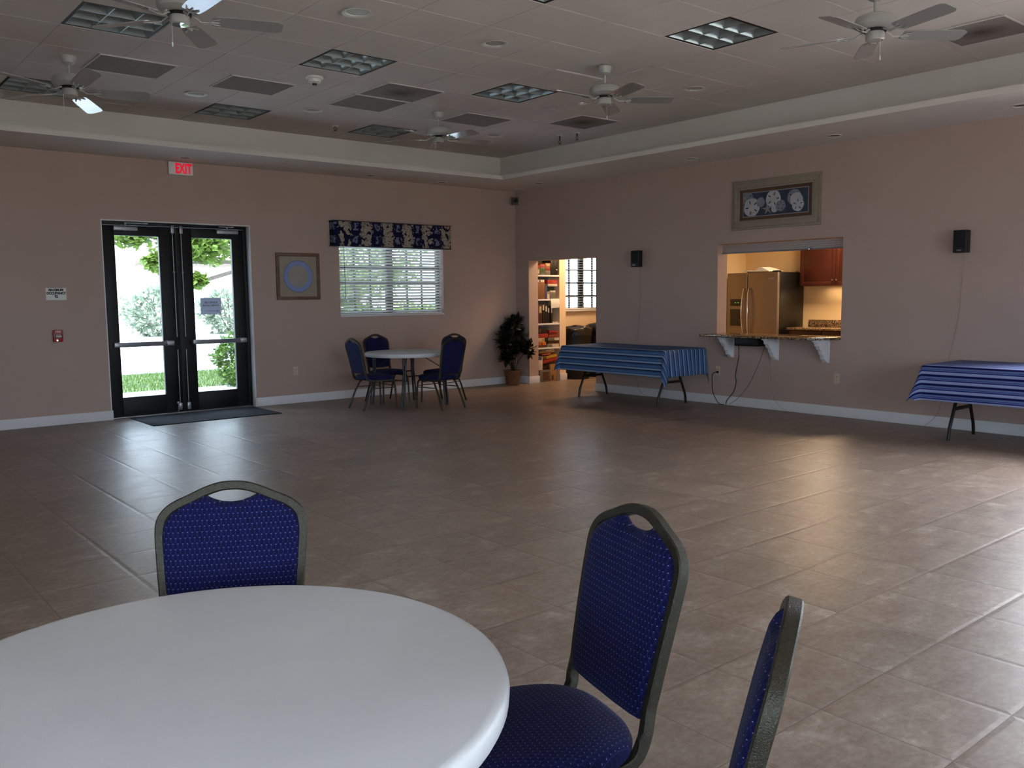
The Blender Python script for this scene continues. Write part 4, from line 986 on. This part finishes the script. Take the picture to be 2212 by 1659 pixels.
# ------------------------------------------------------------------ banquet chairs
def back_y(z): 
    u=max(0,(z-.45)/.48); return -.205-.105*u**1.15
def crown():
    """right half of the outer outline (half width, height) from crown to seat"""
    T=.93
    return [(0,T),(.03,T-.0015),(.06,T-.008),(.09,T-.018),(.125,T-.033),(.155,T-.047),(.178,T-.062),(.194,T-.080),(.203,T-.100),(.206,T-.125),(.205,T-.155),(.200,.70),(.193,.62),(.186,.54),(.182,.50)]
def make_chair():
    t=thing('banquet_chair','','chair')
    # back loop continuing into the seat rails
    c=crown(); ins=.011
    half=[(u-ins*min(1,u/.12),z-ins*(1 if u<.12 else max(0,(z-.80)/.1) if z>.80 else 0),None) for u,z in c]
    right=[(u,back_y(z),z) for u,z,_ in half]
    tail=[(.175,-.203,.455),(.172,-.196,.425),(.173,-.178,.396),(.177,-.145,.381),(.183,-.08,.377),(.190,.10,.377),(.192,.17,.377)]
    pts=[(u,y,z) for u,y,z in right]+tail
    full=[(-u,y,z) for u,y,z in reversed(pts[1:])]+pts
    # smooth
    P=[Vector(p) for p in full]; out=[]
    for i in range(len(P)-1):
        p0=P[max(i-1,0)];p1=P[i];p2=P[i+1];p3=P[min(i+2,len(P)-1)]
        for k in range(3):
            u=k/3; out.append(.5*((2*p1)+(-p0+p2)*u+(2*p0-5*p1+4*p2-p3)*u*u+(-p0+3*p1-3*p2+p3)*u**3))
    out.append(P[-1])
    m=MB(); a,b=.0145,.0130; r=.0035
    sec=[(a,-b+r),(a,b-r),(a-r,b),(-a+r,b),(-a,b-r),(-a,-b+r),(-a+r,-b),(a-r,-b)]
    # section 'a' axis runs front-to-back: use a slowly turning reference
    n=len(out); vs=[];fs=[]
    for i in range(n):
        tg=(out[min(i+1,n-1)]-out[max(i-1,0)]).normalized()
        p=out[i]
        ref=Vector((0,1,.22)) if p.z>.50 else Vector((0,1,.22)).lerp(Vector((0,0,1)),min(1,(.50-p.z)/.07))
        if p.y>-.14 and p.z<.45: ref=Vector((0,0,1))
        A=(ref-tg*tg.dot(ref)).normalized(); B=tg.cross(A)
        for e,f in sec: vs.append(p+A*e+B*f)
    k=len(sec)
    for i in range(n-1):
        for e in range(k):
            g=(e+1)%k; fs.append((i*k+e,i*k+g,(i+1)*k+g,(i+1)*k+e))
    fs.append(list(range(k))); fs.append([(n-1)*k+e for e in range(k)])
    m.add(vs,fs); m.build('back_frame',M['bronze'],t,smooth=32)
    # back pad with scooped top
    T=.93; o=[]
    inner=[(u-.0165,z-.015*(1 if z>.8 else 0)) for u,z in c if u>=.09]
    bot=[(.158,.474),(.12,.470),(.06,.468),(0,.468)]
    sc=[(0,T-.056),(.025,T-.054),(.05,T-.046),(.068,T-.037)]
    R_=sc+[(max(.068,u),z) for u,z in inner if u>.068 and z>.50]+bot
    outl=R_+[(-u,z) for u,z in reversed(R_[1:-1])]
    cx,cz=0,.70
    def lay(k,off): return [(cx+(u-cx)*k,back_y(cz+(z-cz)*k)+off,cz+(z-cz)*k) for u,z in outl]
    m=MB(); m.rings([lay(.30,-.016),lay(.80,-.014),lay(.96,-.010),lay(1.0,-.002),lay(1.0,.006),lay(.985,.016),lay(.95,.023),lay(.88,.028),lay(.6,.031),lay(.3,.032)])
    m.build('backrest_pad',M['fab_back'],t,smooth=60)
    # seat cushion
    def sup(hx,yf,yb,z,k=1.0):
        pts=[]; N=44
        for i in range(N):
            th=2*PI*i/N; cs,sn=math.cos(th),math.sin(th); e=.42 if sn>0 else .62
            x=hx*(abs(cs)**e)*(1 if cs>0 else -1); yy=(abs(sn)**e)*(1 if sn>0 else -1)
            y=yf*yy if yy>0 else -yb*yy*-1
            if yy<0: y=yb*yy
            x*=(1-.13*max(0,-yy))
            pts.append((x*k,y*k,z))
        return pts
    m=MB(); m.rings([sup(.19,.19,.19,.386),sup(.213,.213,.208,.389),sup(.220,.222,.215,.401),sup(.220,.222,.215,.417),sup(.212,.214,.208,.433),sup(.195,.196,.190,.443),sup(.15,.15,.145,.449),sup(.07,.07,.07,.452)])
    m.build('seat_cushion',M['fab_seat'],t,smooth=60)
    for s in (-1,1):
        m=MB(); m.tube([(s*.19,.14,.377),(s*.193,.18,.370),(s*.197,.198,.340),(s*.203,.206,.28),(s*.212,.215,0.0)],.0125,10); m.build('leg',M['bronze'],t)
        m=MB(); m.tube([(s*.182,-.06,.375),(s*.184,-.10,.352),(s*.192,-.17,.23),(s*.205,-.265,0.0)],.0125,10); m.build('leg',M['bronze'],t)
        m=MB(); m.tube([(s*.202,.2045,.28),(s*.1895,-.145,.28)],.0065,8); m.build('stretcher',M['bronze'],t)
    m=MB(); m.tube([(-.2,.203,.30),(.2,.203,.30)],.0065,8); m.tube([(-.183,-.08,.374),(.183,-.08,.374)],.0085,8); m.build('cross_bar',M['bronze'],t)
    return t
ch0=make_chair()
CH=[(-8.633,-9.060,(-.499,-.866),'blue banquet chair standing behind the near round table, back toward the entrance doors','chairs at the near round table'),
 (-8.133,-9.702,(-.965,.262),'blue banquet chair at the right side of the near round table, seat visible','chairs at the near round table'),
 (-8.321,-10.144,(-.50,.866),'blue banquet chair seen edge-on at the bottom right of the photo','chairs at the near round table'),
 (-3.53,-1.27,(.999,-.04),'blue banquet chair at the left side of the far round table','chairs at the far round table'),
 (-3.01,-.775,(.02,-1),'blue banquet chair between the far round table and the back wall','chairs at the far round table'),
 (-2.90,-1.87,(-.13,.99),'blue banquet chair with its back to the camera at the far round table','chairs at the far round table'),
 (-2.45,-1.31,(-.947,-.32),'blue banquet chair at the right of the far round table, mostly hidden by another chair','chairs at the far round table')]
for n,(x,y,f,l,g) in enumerate(CH):
    rz=math.atan2(f[1],f[0])-PI/2
    if n==0: ch0.location=(x,y,0); ch0.rotation_euler[2]=rz; ch0['label']=l; ch0['group']=g
    else: dup(ch0,(x,y,0),rz,l,g)
# small pale scuff on the near chair's back
# ------------------------------------------------------------------ round tables
def make_round():
    t=thing('round_table','','table'); R_=.582; H=.72
    m=MB(); m.lathe([(0,H-.030),(R_-.03,H-.030),(R_-.028,H-.052),(R_-.008,H-.052),(R_-.002,H-.040),(R_,H-.018),(R_-.004,H-.006),(R_-.012,H-.001),(R_-.022,H),(0,H)],n=96); m.build('tabletop',M['table'],t,smooth=40)
    for s in (-1,1):
        for q in (-1,1):
            m=MB(); m.tube([(q*.30,s*.36,H-.03),(q*.30,s*.362,.46),(q*.325,s*.372,.14),(q*.335,s*.375,0)],.0145,10)
            m.tube([(q*.33,s*.36,H-.03),(q*.325,s*.362,.46),(q*.365,s*.372,.14),(q*.375,s*.375,0)],.0115,10); m.build('leg',M['grey_tube'],t)
        m=MB(); m.cyl((-.34,s*.36,H-.045),(.34,s*.36,H-.045),.0125,n=10); m.cyl((-.30,s*.364,.42),(.30,s*.364,.42),.009,n=10); m.build('leg_crossbar',M['grey_tube'],t)
        m=MB(); m.cyl((-.30,s*.363,.50),(-.10,s*.12,H-.035),.006,n=8); m.cyl((.30,s*.363,.50),(.10,s*.12,H-.035),.006,n=8); m.build('folding_brace',M['grey_tube'],t)
    return t
r0=make_round(); r0.location=(-8.865,-9.59,0); r0.rotation_euler[2]=.5; tag(r0,'large white round folding table in the foreground','table',"round white folding tables")
dup(r0,(-2.985,-1.275,0),.02,'white round folding table with four chairs under the blind','round white folding tables')
# ------------------------------------------------------------------ striped buffet tables
def buffet(yc,label,clabel,mat,seed,xc=-.50):
    HT_=.738; L=1.86; W=.80
    t=thing('folding_table',label,'table',(xc,yc,0),0,'long folding tables under striped cloths')
    m=MB(); m.box(-W/2+.01,W/2-.01,-L/2+.01,L/2-.01,HT_-.045,HT_-.004); m.build('tabletop',M['table'],t,bevel=.012)
    for s in (-1,1):
        y=s*.73
        for q in (-1,1):
            pts=[(q*.105,y,HT_-.045),(q*.105,y,.52),(q*.112,y,.47),(q*.17,y,.33),(q*.235,y,.19),(q*.268,y,.11),(q*.285,y,.0)]
            P=[Vector(p) for p in pts]; o=[]
            for i in range(len(P)-1):
                p0=P[max(i-1,0)];p1=P[i];p2=P[i+1];p3=P[min(i+2,len(P)-1)]
                for k in range(5):
                    u=k/5; o.append(.5*((2*p1)+(-p0+p2)*u+(2*p0-5*p1+4*p2-p3)*u*u+(-p0+3*p1-3*p2+p3)*u**3))
            o.append(P[-1]); m=MB(); m.tube(o,.016,12); m.build('leg',M['dark_tube'],t)
        m=MB(); m.box(-.185,.185,y-.010,y+.010,.285,.318); m.build('leg_brace',M['dark_tube'],t,bevel=.003)
    # cloth
    D=.355; nx=64; ny=120; rnd=random.Random(seed)
    W2=W/2+.004; L2=L/2+.004
    c=MB(); ph=[rnd.uniform(0,6.28) for _ in range(6)]
    for i in range(nx+1):
        for j in range(ny+1):
            # denser sampling near the edges
            s=-W2-D+(2*W2+2*D)*i/nx; r=-L2-D+(2*L2+2*D)*j/ny
            a=abs(s)-W2; b=abs(r)-L2; sx=1 if s>0 else -1; sy=1 if r>0 else -1
            zt=HT_+.003
            def over(v):   # rounded roll-over: returns horizontal, drop
                R0=.02
                if v<=0: return 0,0
                th=min(v/R0,PI/2); h=R0*math.sin(th); d=R0*(1-math.cos(th)); rest=max(0,v-R0*PI/2)
                return h,d+rest,
            fl=.13+.04*math.sin(r*2.2+ph[0])+.03*math.sin(r*6.5+ph[1])
            fe=.10+.035*math.sin(s*7+ph[2])+.025*math.sin(s*19+ph[5])
            if sx>0: fl*=.25      # hangs straight beside the wall
            if a<=0 and b<=0: x,y,z=s,r,zt+.0012*math.sin(9*s+ph[3])*math.sin(5*r+ph[4])
            elif b<=0:
                h,d=over(a); x=sx*(W2+h+fl*d); y=r; z=zt-d*math.sqrt(max(0,1-fl*fl))
            elif a<=0:
                h,d=over(b); x=s; y=sy*(L2+h+fe*d); z=zt-d*math.sqrt(max(0,1-fe*fe))
            else:
                rr=math.hypot(a,b); th=math.atan2(b,a); rr=min(rr,D*1.06+.02*math.sin(9*th)) if sy>0 else rr; h,d=over(rr)
                k=math.sin(2*th); f=fl*(math.cos(th)**2)+fe*(math.sin(th)**2)+.22*k
                if sx>0: f*=.3
                rad=h+f*d; x=sx*(W2+rad*math.cos(th)); y=sy*(L2+rad*math.sin(th)); z=zt-d*math.sqrt(max(.2,1-f*f))
            x=min(x,-xc-.012)
            c.v.append((x,y,z)); c.uv.append((s+.5,r))
    for i in range(nx):
        for j in range(ny):
            q=i*(ny+1)+j; c.f.append([q,q+ny+1,q+ny+2,q+1]); c.mi.append(0)
    o=c.build('striped_tablecloth',mat,None,smooth=80); o.location=(xc,yc,0)
    so=o.modifiers.new('thickness','SOLIDIFY'); so.thickness=.0015; so.offset=1
    tag(o,clabel,'tablecloth','striped tablecloths')
buffet(-3.03,'long folding table under the first striped cloth, left of the serving counter','blue striped cloth with pale bands on the table left of the serving counter',M['cloth_a'],3)
buffet(-8.18,'long folding table at the right edge of the photo','royal blue striped cloth on the table at the right edge of the photo',M['cloth_b'],8)
# ------------------------------------------------------------------ potted plant
def leaf_quad(m,p,d,up,L,w,fold=.25):
    d=d.normalized(); s=d.cross(up); s=s.normalized() if s.length>1e-4 else d.orthogonal().normalized(); u=s.cross(d)
    a=p; b=p+d*L*.45+s*w-u*fold*w; c=p+d*L; e=p+d*L*.45-s*w-u*fold*w; mid=p+d*L*.5+u*.0
    n=len(m.v); m.v+=[tuple(q) for q in (a,b,c,e,mid)]; m.f+=[[n,n+1,n+4],[n+1,n+2,n+4],[n+2,n+3,n+4],[n+3,n,n+4]]; m.mi+=[0]*4
px,py=-.29,-.235
t=thing('potted_plant','dark green leafy plant in a brown wicker pot in the room corner','plant',(px,py,0))
m=MB(); m.lathe([(.095,0),(.105,.02),(.135,.215),(.145,.22),(.147,.238),(.138,.24),(.122,.235),(.115,.20),(0,.20)],n=36); m.build('wicker_pot',M['wicker'],t)
m=MB(); m.lathe([(0,.214),(.11,.21),(.118,.205)],n=24); m.build('soil',M['soil'],t)
rnd=random.Random(5)
stems=MB(); fol=MB()
def cl(v):
    return Vector((min(v.x,-px-.02),min(v.y,-py-.02),v.z))
heads=[(-.22,-.12,.74,.15),(-.12,.02,.80,.14),(.04,.02,1.00,.13),(.10,.06,1.03,.10),(-.06,-.02,.70,.17),(.13,-.10,.68,.15),(.20,-.16,.58,.13),(.02,-.13,.62,.16),(-.15,-.10,.56,.14),(.10,.04,.80,.15),(-.02,.06,.88,.13),(-.24,-.14,.46,.07)]
for hx,hy,hz,rr in heads:
    h=Vector((hx,hy,hz)); b=Vector((hx*.12,hy*.12,.20)); md=Vector((hx*.35,hy*.35,.20+(hz-.2)*.5))
    stems.tube([cl(b),cl(md),cl(h)],.006,6)
    for k in range(62):
        dr=Vector((rnd.gauss(0,1),rnd.gauss(0,1),rnd.gauss(0,.8))).normalized(); p=h+dr*rr*rnd.uniform(.1,.75)
        d=(dr+Vector((0,0,rnd.uniform(-.3,.5)))).normalized(); q=cl(p); L=rnd.uniform(.08,.135)
        if (q+d*L).x>-px-.02 or (q+d*L).y>-py-.02: d=Vector((-abs(d.x),-abs(d.y),d.z))
        leaf_quad(fol,q,d,Vector((rnd.uniform(-.4,.4),rnd.uniform(-.4,.4),1)),L,rnd.uniform(.032,.05))
stems.build('stems',M['leaf_plant'],t); fol.build('foliage',M['leaf_plant'],t,smooth=0,fix=False)
# ------------------------------------------------------------------ outdoors
GZ=-.12
m=MB(); m.box(-60,60,.35,4.35,GZ-.2,GZ); struct('walkway',m,M['concrete'],smooth=0)
m=MB(); m.box(-60,60,4.35,8.1,GZ-.2,GZ-.01); struct('lawn',m,M['lawn'],smooth=0)
m=MB(); m.box(-90,120,8.1,28,GZ-.2,GZ); struct('roadway',m,M['road'],smooth=0)
m=MB(); m.box(-90,120,28,130,GZ-.2,GZ-.01); struct('far_lawn',m,M['concrete'],smooth=0)
m=MB(); m.box(XL,4,.2,.35,GZ-.2,-.0); struct('doorstep',m,M['concrete'],smooth=0)
rnd=random.Random(11); gm=MB()
for k in range(9000):
    x=rnd.uniform(-6.5,-1.2); y=4.3+3.8*rnd.random(); h=rnd.uniform(.03,.09); a=rnd.uniform(0,6.28); w=.006
    n=len(gm.v); gm.v+=[(x-w*math.cos(a),y-w*math.sin(a),GZ-.012),(x+w*math.cos(a),y+w*math.sin(a),GZ-.012),(x+rnd.uniform(-.03,.03),y+rnd.uniform(-.03,.03),GZ+h)]
    gm.f.append([n,n+1,n+2]); gm.mi.append(0)
o=gm.build('grass',M['grass'],None,smooth=0,fix=False); tag(o,'sunlit green grass strip outside the glass doors','grass',kind='stuff')
def shrub(name,label,x,y,rx,ry,h,n,mat,ls,seed,group=None,z0=GZ,low=.0):
    t=thing(name,label,'shrub',(x,y,z0-.01),0,group); r=random.Random(seed)
    st=MB()
    for k in range(6):
        a=r.uniform(0,6.28); st.tube([(0.03*math.cos(a),.03*math.sin(a),0),(rx*.3*math.cos(a),ry*.3*math.sin(a),h*.45),(rx*.6*math.cos(a),ry*.6*math.sin(a),h*.8)],.012*h,6)
    st.build('stems',M['bark'],t)
    f=MB()
    for k in range(n):
        while True:
            v=Vector((r.uniform(-1,1),r.uniform(-1,1),r.uniform(-1,1)))
            if .25<v.length<1: break
        v=v.normalized()*(.45+.55*r.random()**.5)
        lump=1+.14*math.sin(5*v.x+seed)+.12*math.sin(6*v.z+3*v.y)
        p=Vector((v.x*rx*lump,v.y*ry*lump,low+(h-low)*.52+v.z*(h-low)*.50*lump)); p.z=max(.04,p.z)
        d=(v+Vector((r.gauss(0,.5),r.gauss(0,.5),r.gauss(.15,.5)))).normalized()
        leaf_quad(f,p,d,Vector((r.gauss(0,.5),r.gauss(0,.5),1)),ls*r.uniform(.7,1.2),ls*.36)
    f.build('foliage',mat,t,smooth=0,fix=False); return t
shrub('bush','round broad-leaved bush outside the right door pane',-3.22,4.05,.38,.38,.90,900,M['leaf_bush'],.11,2,low=.10)
for k,(x,y,rx,h,l) in enumerate([(3.0,27.5,1.5,2.1,'pale hedge shrub beyond the road behind the paper notice'),(6.4,28,1.6,2.0,'pale hedge shrub beyond the road at the right of the right door pane'),(.2,29.0,1.0,1.4,'low pale hedge shrub beyond the road behind the door stiles'),(-1.6,34,1.7,2.6,'loose green shrub beyond the road in the left door pane'),(-5.6,34.5,1.8,2.9,'green shrub beyond the road at the left edge of the left pane'),(10.8,27,2.0,2.6,'green shrub beyond the road behind the half open blind')]):
    shrub('hedge_shrub',l,x,y,rx,rx*.7,h,1500,M['leaf_hedge'] if k<3 else M['leaf_tree'],.26,20+k,'shrubs beyond the road')
t=thing('lamp_post','thin grey lamp post beyond the road in the left door pane','lamp post',(.15,30.5,GZ-.01))
m=MB(); m.cyl((0,0,0),(0,0,3.9),.12,.09,n=14); m.build('post',plain('grey_post',(.42,.45,.47),.6),t)
m=MB(); m.lathe([(.1,3.88),(.26,3.95),(.22,4.35),(.05,4.5),(0,4.5)],n=20); m.build('lantern',M['grey_plastic'],t)
def tree(name,label,x,y,blobs,n,ls,seed,trunkh,mat,tr=.16):
    t=thing(name,label,'tree',(x,y,GZ-.01)); r=random.Random(seed); w=MB()
    w.tube([(0,0,0),(.05,.02,trunkh*.5),(0.02,.05,trunkh)],tr,10)
    f=MB()
    for bx,by,bz,br in blobs:
        w.tube([(0.02,.05,trunkh-.05),(bx*.4,by*.4,trunkh+(bz-trunkh)*.55),(bx*.85,by*.85,bz)],tr*.28,7)
        for k in range(n):
            v=Vector((r.gauss(0,1),r.gauss(0,1),r.gauss(0,1))).normalized()*br*(r.random()**.45); v.z*=.62
            p=Vector((bx,by,bz))+v
            d=Vector((r.gauss(0,1),r.gauss(0,1),r.gauss(-.2,.6))).normalized()
            leaf_quad(f,p,d,Vector((r.gauss(0,.5),r.gauss(0,.5),1)),ls*r.uniform(.7,1.25),ls*.38)
    w.build('trunk',M['bark'],t); f.build('foliage',mat,t,smooth=0,fix=False); return t
# tree rooted outside between the door and the blind; its boughs hang across the top of the door
tree('shade_tree','leafy green shade tree whose boughs hang across the top of the glass doors',-.35,9.4,
 [(-4.6,-.6,3.75,.85),(-3.5,-.7,3.5,.75),(-2.4,-.9,3.05,.80),(-1.7,-1.0,3.3,.9),(-3.6,.2,4.3,1.1),(-2.3,0,4.2,1.2),(-.8,-.2,3.9,1.2),(.3,-.5,3.0,1.0),(1.0,-.2,3.6,1.1),(-3.3,-.9,2.95,.36),(-2.75,-1.2,2.40,.36),(-1.55,-1.1,2.75,.7),(-2.0,-1.2,2.75,.6),(-2.05,-1.3,2.0,.25),(1.5,.1,2.7,1.0),(.5,-.4,1.9,.7),(-5.4,.2,4.0,.7)],460,.16,7,2.5,M['leaf_tree'])
tree('shade_tree','green tree seen between the slats of the half open blind',3.9,12.2,[(-.9,-.4,2.2,.9),(.2,-.5,2.0,.9),(1.3,-.2,2.4,1.),(0,0,3.1,1.2),(-1.6,0,3.1,1.0),(1.8,.3,3.4,1.1),(-2.4,-.3,2.4,.8)],420,.18,9,1.8,M['leaf_tree'])
tree('shade_tree','green tree seen through the blind beyond the doorless opening',7.0,9.0,[(-.8,-.3,3.0,1.1),(.4,0,3.4,1.2),(1.2,.2,2.6,1.),(-1.5,.2,3.6,.9)],380,.18,13,2.0,M['leaf_tree'])
shrub('hedge_shrub','bright green shrub low behind the half open blind',1.0,7.3,.95,.55,1.55,1300,M['leaf_bush'],.15,41,'shrubs beyond the road')
shrub('hedge_shrub','yellow-green shrub low at the right behind the half open blind',3.1,7.6,.9,.55,1.45,1200,M['leaf_tree'],.15,42,'shrubs beyond the road')
t=thing('house','white stucco house with a pale pink tiled roof beyond the road','house',(11.5,38,GZ-.01))
m=MB(); m.box(-6.5,9,-3,6,0,3.5); m.build('walls',M['stucco'],t,smooth=0)
m=MB(); m.prism([(-3.9,3.45),(1.5,5.6),(6.9,3.45),(6.9,3.3),(-3.9,3.3)],lambda a,b,c:(c,a,b),-7.3,9.8); m.build('roof',M['rooft'],t,smooth=0)
m=MB(); m.box(-7.35,9.85,-4.0,-3.85,3.25,3.47); m.build('fascia',M['bark'],t,smooth=0)
# ------------------------------------------------------------------ light
W=bpy.data.worlds.new('sky'); bpy.context.scene.world=W; W.use_nodes=True
nt=W.node_tree; bg=nt.nodes['Background']; 
tc=nt.nodes.new('ShaderNodeTexCoord'); sp=nt.nodes.new('ShaderNodeSeparateXYZ'); nt.links.new(tc.outputs['Generated'],sp.inputs[0])
rp=nt.nodes.new('ShaderNodeValToRGB'); el=rp.color_ramp.elements; el[0].position=.47; el[0].color=(.74,.73,.71,1); el[1].position=.5; el[1].color=(.74,.85,1,1); e3=el.new(.9); e3.color=(.52,.70,1,1)
mp=nt.nodes.new('ShaderNodeMath'); mp.operation='MULTIPLY_ADD'; mp.inputs[1].default_value=.5; mp.inputs[2].default_value=.5
nt.links.new(sp.outputs[2],mp.inputs[0]); nt.links.new(mp.outputs[0],rp.inputs[0]); nt.links.new(rp.outputs[0],bg.inputs[0]); bg.inputs[1].default_value=SKY
def light(name,typ,loc,rot,energy,col,**k):
    L=bpy.data.lights.new(name,typ); L.energy=energy; L.color=col
    for a,b in k.items(): setattr(L,a,b)
    o=bpy.data.objects.new(name,L); C.objects.link(o); o.location=loc; o.rotation_euler=rot; return o
sd=Vector((.22,.45,-.86)).normalized()
light('sun','SUN',(0,0,20),sd.to_track_quat('-Z','Y').to_euler(),SUN,(1,.96,.88),angle=math.radians(.6))
# area lamps added inside the unseen windows, boosting and aiming their daylight
for a,b in FW:
    light('window_fill','AREA',((a+b)/2,YF+.42,(FZ0+FZ1)/2),(PI/2-math.radians(TILT),0,0),E_FRONT*(b-a)*(FZ1-FZ0),(.80,.88,1.0),shape='RECTANGLE',size=b-a,size_y=FZ1-FZ0,spread=math.radians(SPREAD))
light('window_fill','AREA',(-.42,(QY0+QY1)/2,(QZ0+QZ1)/2),(PI/2-math.radians(TILT),0,PI/2),E_RIGHT*(QY1-QY0)*(QZ1-QZ0),(.94,.95,1.0),shape='RECTANGLE',size=QY1-QY0,size_y=QZ1-QZ0,spread=math.radians(SPREAD))
for a,b in LW[:1]:
    light('window_fill','AREA',(XL+.35,(a+b)/2,(LZ0+LZ1)/2),(PI/2-math.radians(34),0,-PI/2),E_LEFT*(b-a)*(LZ1-LZ0),(.60,.77,1.0),shape='RECTANGLE',size=b-a,size_y=LZ1-LZ0,spread=math.radians(112))
# sky portals at the visible openings guide the daylight sampling
for x0,x1,z0,z1,y in ((DX0,DX1,0,DZ,.3),(WX0,WX1,WZ0,WZ1,.24)):
    o=light('sky_portal','AREA',((x0+x1)/2,y,(z0+z1)/2),(-PI/2,0,0),1,(1,1,1),shape='RECTANGLE',size=x1-x0,size_y=z1-z0); o.data.cycles.is_portal=True
# warm ceiling lamps of the kitchen and the closet
light('kitchen_lamp','AREA',(2.35,-4.5,2.57),(0,0,0),E_KITCH,(1.0,.70,.41),shape='RECTANGLE',size=1.2,size_y=.4)
light('kitchen_wall_fill','AREA',(3.0,-4.3,1.54),(0,0,0),E_KWALL,(1.0,.70,.40),shape='RECTANGLE',size=.1,size_y=.9)  # added fill brightening the wall below the cabinet; no lamp is known there
light('closet_lamp','AREA',(1.0,-.95,2.57),(0,0,0),E_CLOS,(1.0,.66,.38),shape='RECTANGLE',size=.6,size_y=.5)
# ------------------------------------------------------------------ camera and view
yaw,pitch,roll,f=.69425,-.100534,-.010602,1887.324
fw=Vector((math.sin(yaw)*math.cos(pitch),math.cos(yaw)*math.cos(pitch),math.sin(pitch))); r=Vector((math.cos(yaw),-math.sin(yaw),0)); u=r.cross(fw)
r2=r*math.cos(roll)+u*math.sin(roll); u2=-r*math.sin(roll)+u*math.cos(roll)
cd=bpy.data.cameras.new('camera'); co=bpy.data.objects.new('camera',cd); C.objects.link(co)
Mx=Matrix((r2,u2,-fw)).transposed().to_4x4(); Mx.translation=cam; co.matrix_world=Mx
cd.sensor_fit='HORIZONTAL'; cd.sensor_width=36; cd.lens=36*f/2212; cd.clip_start=.05; cd.clip_end=500
sc=bpy.context.scene; sc.camera=co
sc.view_settings.view_transform='Standard'; sc.view_settings.look='None'; sc.view_settings.gamma=1; sc.view_settings.exposure=EXPO; sc.view_settings.use_curve_mapping=False
sc.cycles.use_denoising=True; sc.cycles.max_bounces=10; sc.cycles.diffuse_bounces=6; sc.cycles.glossy_bounces=4; sc.cycles.transparent_max_bounces=16; sc.cycles.transmission_bounces=6
sc.cycles.caustics_reflective=False; sc.cycles.caustics_refractive=False; sc.cycles.sample_clamp_indirect=6
